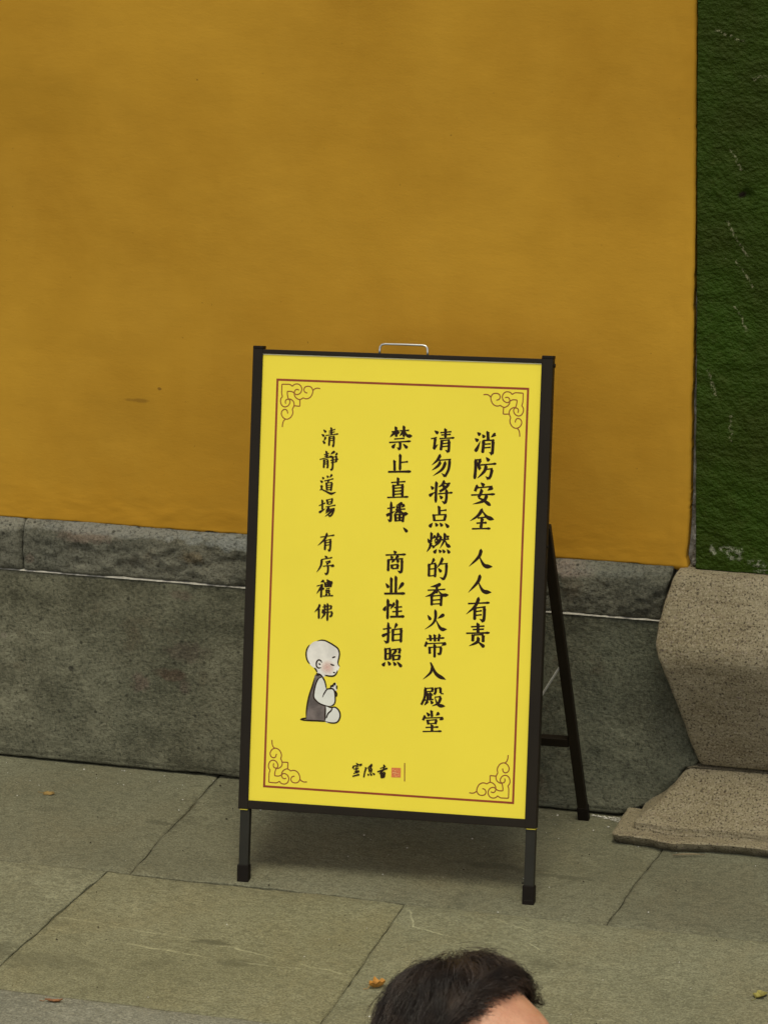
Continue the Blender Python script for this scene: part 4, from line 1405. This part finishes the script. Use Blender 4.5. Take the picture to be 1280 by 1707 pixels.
def grit(name, n, mat, size, where, label):
    mb = MB()
    for _ in range(n):
        x, y = where()
        s = size * (0.5 + R() * R() * 2)
        a = R() * 6.28
        ca, sa = math.cos(a), math.sin(a)
        zz = 0.0015
        v = [(x + s * ca, y + s * sa, zz), (x - s * sa * .7, y + s * ca * .7, zz), (x - s * ca, y - s * sa, zz), (x + s * sa * .8, y - s * ca * .8, zz), (x, y, zz + s * 0.6), (x, y, zz - 0.002)]
        mb.add(v, [(0, 1, 4), (1, 2, 4), (2, 3, 4), (3, 0, 4), (1, 0, 5), (2, 1, 5), (3, 2, 5), (0, 3, 5)])
    return tag(mb.build(name, mat), label, 'grit', kind='stuff')
def near_wall():
    if R() < 0.5: return (rr(-0.9, 0.65), -abs(random.gauss(0, 0.10)) - 0.005)
    return (rr(-1.0, 1.2), rr(-1.15, -0.01))
grit('grit', 110, M['grit'], 0.0016, near_wall, 'scattered pale specks of lime and grit on the paving')
grit('soil_crumbs', 120, M['darkgrit'], 0.0017, lambda: (rr(-1.0, 1.2), rr(-1.15, -0.02)), 'scattered dark crumbs of soil on the paving')
def seam():
    t = R(); x = 0.575 + 0.09 * t
    return (x + rr(-.004, .004), -0.004 - 0.035 * t * R())
grit('lime_crumbs', 160, M['grit'], 0.0016, seam, 'lime crumbs at the foot of the wall by the back leg')

# ------------------------------------------------------------------ person in the foreground
skin = Mat('skin', 0.42, 0.5)
skin.color(skin.mix(skin.ramp(skin.noise(22, 6, 0.7), [(0.35, 0.0), (0.65, 1.0)]), (0.46, 0.205, 0.115), (0.62, 0.33, 0.20)))
skin.b.inputs['Subsurface Weight'].default_value = 0.15
skin.b.inputs['Subsurface Scale'].default_value = 0.01
skin.bump(skin.noise(420, 3, 0.6), 0.0010, 0.7)
skin.bump(skin.noise(40, 3, 0.6), 0.0015, 0.5)
hairm = Mat('dark_hair', 0.42, 0.5)
hairm.color(hairm.mix(hairm.ramp(hairm.noise(45, 3, 0.6), [(0.4, 0.0), (0.7, 1.0)]), (0.018, 0.011, 0.007), (0.060, 0.038, 0.025)))
M['shirt'] = flat('dark_blue_cloth', (0.035, 0.04, 0.055), 0.85, 0.2, 0, 0.15, 40, 0.001)
M['trousers'] = flat('charcoal_cloth', (0.03, 0.03, 0.03), 0.85, 0.2, 0, 0.15, 40, 0.001)
M['shoe'] = flat('black_shoe', (0.015, 0.014, 0.013), 0.5, 0.4)
right = Vector((math.cos(PSI), math.sin(PSI), 0)); tocam = Vector((math.sin(PSI), -math.cos(PSI), 0))
FA = (right * math.cos(FACE) + tocam * math.sin(FACE)).normalized()      # facing
LS = Vector((0, 0, 1)).cross(FA)                                          # the person's left
HC = Vector(HEADC)                                                        # head centre
PB = Vector((HC.x - FA.x * 0.03, HC.y - FA.y * 0.03, 0))
PERSON = thing('person', 'person with short dark tousled hair in front of the notice board, facing right', 'person', PB)
def loc(fv, lv, z): return PB + FA * fv + LS * lv + Vector((0, 0, z))
def cap_mesh(bm, p, q, r0, r1, n=20):
    """a tapered capsule"""
    p, q = Vector(p), Vector(q); d = (q - p); L = d.length
    if L < 1e-6: d = Vector((0, 0, 1)); L = 1e-6
    t = d / L; a = t.cross(Vector((0.3, 0.5, 0.8))).normalized(); b = t.cross(a)
    rows = []
    for i in range(7):
        an = -math.pi / 2 + (math.pi / 2) * i / 6
        rows.append((p + t * math.sin(an) * r0, math.cos(an) * r0))
    for i in range(7):
        an = (math.pi / 2) * i / 6
        rows.append((q + t * math.sin(an) * r1, math.cos(an) * r1))
    vs = [[bm.verts.new(c + (a * math.cos(6.28318 * k / n) + b * math.sin(6.28318 * k / n)) * max(r, 1e-5)) for k in range(n)] for c, r in rows]
    for i in range(len(vs) - 1):
        for k in range(n):
            bm.faces.new((vs[i][k], vs[i][(k + 1) % n], vs[i + 1][(k + 1) % n], vs[i + 1][k]))
    bm.faces.new(vs[0][::-1]); bm.faces.new(vs[-1])
def ell(bm, c, rf, rl, rz, n=28, frame=None):
    F_, L_, Z_ = frame or (FA, LS, Vector((0, 0, 1)))
    vs = []
    for i in range(1, n):
        th = math.pi * i / n
        vs.append([bm.verts.new(Vector(c) + F_ * rf * math.sin(th) * math.cos(ph) + L_ * rl * math.sin(th) * math.sin(ph) + Z_ * rz * math.cos(th)) for ph in [2 * math.pi * k / n for k in range(n)]])
    top = bm.verts.new(Vector(c) + Z_ * rz); bot = bm.verts.new(Vector(c) - Z_ * rz)
    for i in range(len(vs) - 1):
        for k in range(n): bm.faces.new((vs[i][k], vs[i + 1][k], vs[i + 1][(k + 1) % n], vs[i][(k + 1) % n]))
    for k in range(n):
        bm.faces.new((top, vs[0][k], vs[0][(k + 1) % n])); bm.faces.new((bot, vs[-1][(k + 1) % n], vs[-1][k]))
def remesh(bm, name, voxel, mat, parent, smooth_iter=4):
    bmesh.ops.recalc_face_normals(bm, faces=bm.faces[:])
    me = bpy.data.meshes.new(name + '_raw'); bm.to_mesh(me); bm.free()
    o = bpy.data.objects.new(name, me); COL.objects.link(o)
    r_ = o.modifiers.new('r', 'REMESH'); r_.mode = 'VOXEL'; r_.voxel_size = voxel
    s_ = o.modifiers.new('s', 'SMOOTH'); s_.factor = 0.5; s_.iterations = smooth_iter
    dg = bpy.context.evaluated_depsgraph_get()
    m2 = bpy.data.meshes.new_from_object(o.evaluated_get(dg))
    bpy.data.objects.remove(o); bpy.data.meshes.remove(me)
    m2.name = name
    o0 = Vector(parent['_o'])
    for v in m2.vertices: v.co -= o0
    m2.materials.clear(); m2.materials.append(mat)
    m2.polygons.foreach_set('use_smooth', [True] * len(m2.polygons))
    o = bpy.data.objects.new(name, m2); COL.objects.link(o); o.parent = parent
    return o
Z = HC.z
bm = bmesh.new()
def H(fv, lv, zv): return HC + FA * fv + LS * lv + Vector((0, 0, zv))
ell(bm, H(-0.004, 0, 0.006), 0.088, 0.069, 0.088)            # skull
ell(bm, H(0.020, 0, 0.020), 0.066, 0.062, 0.060)             # forehead
ell(bm, H(0.022, 0, -0.050), 0.052, 0.050, 0.058)            # jaw
ell(bm, H(0.050, 0, -0.090), 0.020, 0.022, 0.016)            # chin
ell(bm, H(0.076, 0.022, 0.000), 0.010, 0.020, 0.008); ell(bm, H(0.076, -0.022, 0.000), 0.010, 0.020, 0.008)  # brow
cap_mesh(bm, H(0.082, 0, -0.004), H(0.098, 0, -0.038), 0.006, 0.009)  # nose
ell(bm, H(0.090, 0.011, -0.042), 0.009, 0.006, 0.006); ell(bm, H(0.090, -0.011, -0.042), 0.009, 0.006, 0.006)
ell(bm, H(0.074, 0, -0.062), 0.009, 0.020, 0.0045); ell(bm, H(0.072, 0, -0.071), 0.009, 0.017, 0.005)   # lips
for s in (1, -1):
    ell(bm, H(0.050, s * 0.036, -0.030), 0.018, 0.016, 0.018)   # cheek
    ell(bm, H(-0.006, s * 0.071, -0.018), 0.016, 0.007, 0.029)  # ear
    cap_mesh(bm, H(-0.004, s * 0.074, -0.040), H(0.000, s * 0.070, -0.048), 0.007, 0.005)
cap_mesh(bm, H(-0.022, 0, -0.070), loc(0.0 - 0.02, 0, Z - 0.185), 0.050, 0.056)                         # neck
# torso
zs_, zw, zh = Z - 0.215, Z - 0.52, Z - 0.66
for (a, b, r0, r1) in ((loc(-.01, -.10, zs_), loc(-.01, .10, zs_), .062, .062), (loc(0, -.07, zs_ - .06), loc(0, .07, zs_ - .06), .085, .085),
                       (loc(0, -.065, zs_ - .15), loc(0, .065, zs_ - .15), .088, .088), (loc(0, -.05, zw), loc(0, .05, zw), .085, .085), (loc(-.01, -.075, zh), loc(-.01, .075, zh), .092, .092)):
    cap_mesh(bm, a, b, r0, r1)
cap_mesh(bm, loc(0, -.055, zs_ - .15), loc(0, -.055, zh), .085, .085); cap_mesh(bm, loc(0, .055, zs_ - .15), loc(0, .055, zh), .085, .085)
hk = (zh) / 0.86
for s in (1, -1):
    sh = loc(-.01, s * .165, zs_ - .015); el_ = loc(-.03, s * .205, zs_ - .29); wr = loc(.02, s * .205, zs_ - .52)
    cap_mesh(bm, sh, el_, .046, .036); cap_mesh(bm, el_, wr, .036, .023)
    pm_ = loc(.03, s * .205, zs_ - .585)
    for w_ in (-.022, -.008, .008, .022):
        cap_mesh(bm, wr + FA * w_ * 0.4, pm_ + FA * w_, .013, .012)
    for i, (w_, ln_) in enumerate(((-.026, .058), (-.009, .070), (.008, .074), (.024, .066))):
        b0 = pm_ + FA * w_ + Vector((0, 0, -.008))
        m1 = b0 + Vector((0, 0, -ln_ * .48)) - LS * s * .004; m2_ = m1 + Vector((0, 0, -ln_ * .30)) - LS * s * .010; m3 = m2_ + Vector((0, 0, -ln_ * .20)) - LS * s * .010
        cap_mesh(bm, b0, m1, .0085, .008, 10); cap_mesh(bm, m1, m2_, .008, .0072, 10); cap_mesh(bm, m2_, m3, .0072, .0062, 10)
    t0 = wr + FA * .018 + Vector((0, 0, -.02)); t1 = t0 + FA * .024 + Vector((0, 0, -.034)); t2 = t1 + FA * .006 + Vector((0, 0, -.028))
    cap_mesh(bm, t0, t1, .012, .0095, 10); cap_mesh(bm, t1, t2, .0095, .0075, 10)
    st = 0.10 * s
    hipp = loc(-.01, s * .082, zh - .02); kn = loc(.02 + st * .6, s * .085, zh * 0.52); an_ = loc(st - .02, s * .085, .085)
    cap_mesh(bm, hipp, kn, .082, .052); cap_mesh(bm, kn, an_, .052, .034); cap_mesh(bm, an_, loc(st + .10, s * .09, .035), .036, .028)
body = remesh(bm, 'body', 0.0042, skin.m, PERSON, 5)
# eyes
for s in (1, -1):
    bm = bmesh.new(); ell(bm, H(0.0705, s * 0.030, -0.012), 0.0115, 0.0115, 0.0095, 14)
    me = bpy.data.meshes.new('eye'); bm.to_mesh(me); bm.free()
    for v in me.vertices: v.co -= PB
    if 'eye' not in M: M['eye'] = flat('eye_white', (0.6, 0.58, 0.55), 0.2, 0.5)
    me.materials.append(M['eye']); e_ = bpy.data.objects.new('eye', me); COL.objects.link(e_); e_.parent = PERSON
    bm = bmesh.new(); ell(bm, H(0.0795, s * 0.030, -0.012), 0.0032, 0.0048, 0.0048, 12)
    me = bpy.data.meshes.new('iris'); bm.to_mesh(me); bm.free()
    for v in me.vertices: v.co -= PB
    me.materials.append(M['rubber']); i_ = bpy.data.objects.new('iris', me); COL.objects.link(i_); i_.parent = e_
# clothes follow the body
bm = bmesh.new()
for (a, b, r0, r1) in ((loc(-.01, -.105, zs_ - .004), loc(-.01, .105, zs_ - .004), .070, .070), (loc(0, -.07, zs_ - .06), loc(0, .07, zs_ - .06), .098, .098),
                       (loc(0, -.065, zs_ - .15), loc(0, .065, zs_ - .15), .102, .102), (loc(0, -.05, zw), loc(0, .05, zw), .102, .102), (loc(-.01, -.075, zh + .02), loc(-.01, .075, zh + .02), .108, .108)):
    cap_mesh(bm, a, b, r0, r1)
cap_mesh(bm, loc(0, -.06, zs_ - .15), loc(0, -.06, zh), .098, .104); cap_mesh(bm, loc(0, .06, zs_ - .15), loc(0, .06, zh), .098, .104)
for s in (1, -1):
    sh = loc(-.01, s * .165, zs_ - .015); el_ = loc(-.03, s * .205, zs_ - .29)
    cap_mesh(bm, sh, sh.lerp(el_, 0.72), .058, .052)
remesh(bm, 'shirt', 0.008, M['shirt'], PERSON, 3)
bm = bmesh.new()
cap_mesh(bm, loc(-.01, -.07, zh), loc(-.01, .07, zh), .104, .104)
for s in (1, -1):
    st = 0.10 * s
    hipp = loc(-.01, s * .082, zh - .02); kn = loc(.02 + st * .6, s * .085, zh * 0.52); an_ = loc(st - .02, s * .085, .125)
    cap_mesh(bm, hipp, kn, .092, .066); cap_mesh(bm, kn, an_, .066, .054)
remesh(bm, 'trousers', 0.009, M['trousers'], PERSON, 3)
for s in (1, -1):
    bm = bmesh.new(); st = 0.10 * s
    cap_mesh(bm, loc(st - .035, s * .087, .046), loc(st + .13, s * .092, .040), .044, .038)
    cap_mesh(bm, loc(st - .035, s * .087, .046), loc(st - .02, s * .087, .085), .044, .046)
    o_ = remesh(bm, 'shoe', 0.008, M['shoe'], PERSON, 2)
    for v in o_.data.vertices: v.co.z = max(v.co.z, 0.001)

# hair: a dark cap under several thousand strands gathered into locks
EC = H(-0.004, 0, 0.012)
def spoint(d, r): return EC + FA * d.x * (0.082 + r) + LS * d.y * (0.071 + r) + Vector((0, 0, 1)) * d.z * (0.087 + r)
def hairy(d):
    if d.z < -0.75: return False
    temple = 0.16 * max(0.0, abs(d.y) - 0.35) if d.x > 0 else 0.0
    k = d.x * 0.80 - d.z * 0.62 + temple * 1.2
    lim = -0.10 + 0.05 * ns(d.y * 6, d.z * 6, 2)
    if d.z < -0.02 and d.x > 0.05: return False
    return k < lim
vs, fs, idx = [], [], {}
NT, NP = 60, 90
for i in range(NT + 1):
    th = math.pi * 0.80 * i / NT
    for k in range(NP):
        ph = 2 * math.pi * k / NP
        d = Vector((math.sin(th) * math.cos(ph), math.sin(th) * math.sin(ph), math.cos(th)))
        vs.append(spoint(d, 0.0035 + 0.0015 * ns(d.x * 9, d.y * 9, d.z * 9)) - PB)
        idx[(i, k)] = (len(vs) - 1, hairy(d))
for i in range(NT):
    for k in range(NP):
        q = [idx[(i, k)], idx[(i + 1, k)], idx[(i + 1, (k + 1) % NP)], idx[(i, (k + 1) % NP)]]
        if all(b for _, b in q): fs.append(tuple(a for a, _ in q))
rnd = random.Random(11)
def rdir():
    while True:
        v = Vector((rnd.gauss(0, 1), rnd.gauss(0, 1), rnd.gauss(0, 1))).normalized()
        if v.z > -0.7 and hairy(v): return v
crown = Vector((-0.45, 0.12, 0.88)).normalized()
def flow(d):
    away = (d - crown * d.dot(crown))
    fwd = Vector((0.10, -0.75, 0.0))              # combed forward and across towards the camera side
    g = away.normalized() * 0.8 + fwd * (0.9 * max(0, d.z)) + Vector((0, 0, -0.55 if d.x < 0.2 else 0.0))
    g += Vector((ns(d.x * 5, d.y * 5, d.z * 5), ns(d.x * 5 + 9, d.y * 5, d.z * 5), ns(d.x * 5, d.y * 5 + 9, d.z * 5))) * 0.6
    if d.x > 0.25: g = g.lerp(Vector((-0.35, -1.0, 0.25)), min(1.0, (d.x - 0.25) / 0.2))
    g = g - d * g.dot(d)
    return g.normalized()
def path(d, length, lift_, wild):
    pts = []; cur = d.copy(); n = 8
    for i in range(n):
        t = i / (n - 1)
        r = 0.002 + lift_ * math.sin(min(1.0, t * 1.15) * math.pi * 0.62)
        pts.append(spoint(cur, r) + wild * t * t)
        cur = (cur + flow(cur) * (length / n / 0.085)).normalized()
    return pts
locks = []
for _ in range(820):
    d = rdir()
    L_ = rnd.uniform(0.028, 0.062) * (0.62 if d.z < 0.15 else 1.0)
    wild = Vector((rnd.gauss(0, 1), rnd.gauss(0, 1), rnd.gauss(0.35, 1))) * (0.0018 if rnd.random() < 0.95 else 0.005)
    locks.append((d, path(d, L_, rnd.uniform(0.004, 0.011) * (0.6 if d.z < 0.2 else 1), wild)))
for _ in range(900):                                   # thin short hairs that soften the hairline
    while True:
        d = rdir()
        if d.x > 0 and not hairy(Vector((d.x + 0.10, d.y, d.z - 0.06)).normalized()): break
    locks.append((d, path(d, rnd.uniform(0.008, 0.020), 0.002, Vector((0, 0, 0)))))
for ki, (d, lp) in enumerate(locks):
    for _ in range(22 if ki < 820 else 2):
        j = Vector((rnd.gauss(0, 1), rnd.gauss(0, 1), rnd.gauss(0, 1)))
        off0 = j * 0.0048; off1 = j * 0.0010 + Vector((rnd.gauss(0, 1), rnd.gauss(0, 1), rnd.gauss(0, 1))) * 0.0014
        cut = rnd.uniform(0.75, 1.0)
        w = rnd.uniform(0.00016, 0.00030)
        n = len(lp)
        b0 = len(vs)
        for i, p in enumerate(lp):
            t = i / (n - 1)
            q = p + off0 * (1 - t) ** 1.0 + off1 * t
            if t > cut: q = lp[i - 1] + off0 * (1 - t) + off1 * t + (p - lp[i - 1]) * 0.3
            dq = (q - EC)
            tg = (lp[min(i + 1, n - 1)] - lp[max(i - 1, 0)]).normalized()
            a = tg.cross(dq).normalized(); b = dq.normalized()
            ww = w * (1.15 - t * 0.9)
            q = q - PB
            vs += [q + a * ww, q - a * ww * 0.6 + b * ww, q - a * ww * 0.6 - b * ww]
        for i in range(n - 1):
            for k in range(3):
                fs.append((b0 + i * 3 + k, b0 + i * 3 + (k + 1) % 3, b0 + i * 3 + 3 + (k + 1) % 3, b0 + i * 3 + 3 + k))
me = bpy.data.meshes.new('hair'); me.from_pydata([tuple(v) for v in vs], [], fs); me.update()
me.materials.append(hairm.m)
me.polygons.foreach_set('use_smooth', [True] * len(me.polygons))
ho = bpy.data.objects.new('hair', me); COL.objects.link(ho); ho.parent = PERSON

for o in bpy.data.objects:
    if '_o' in o.keys(): del o['_o']
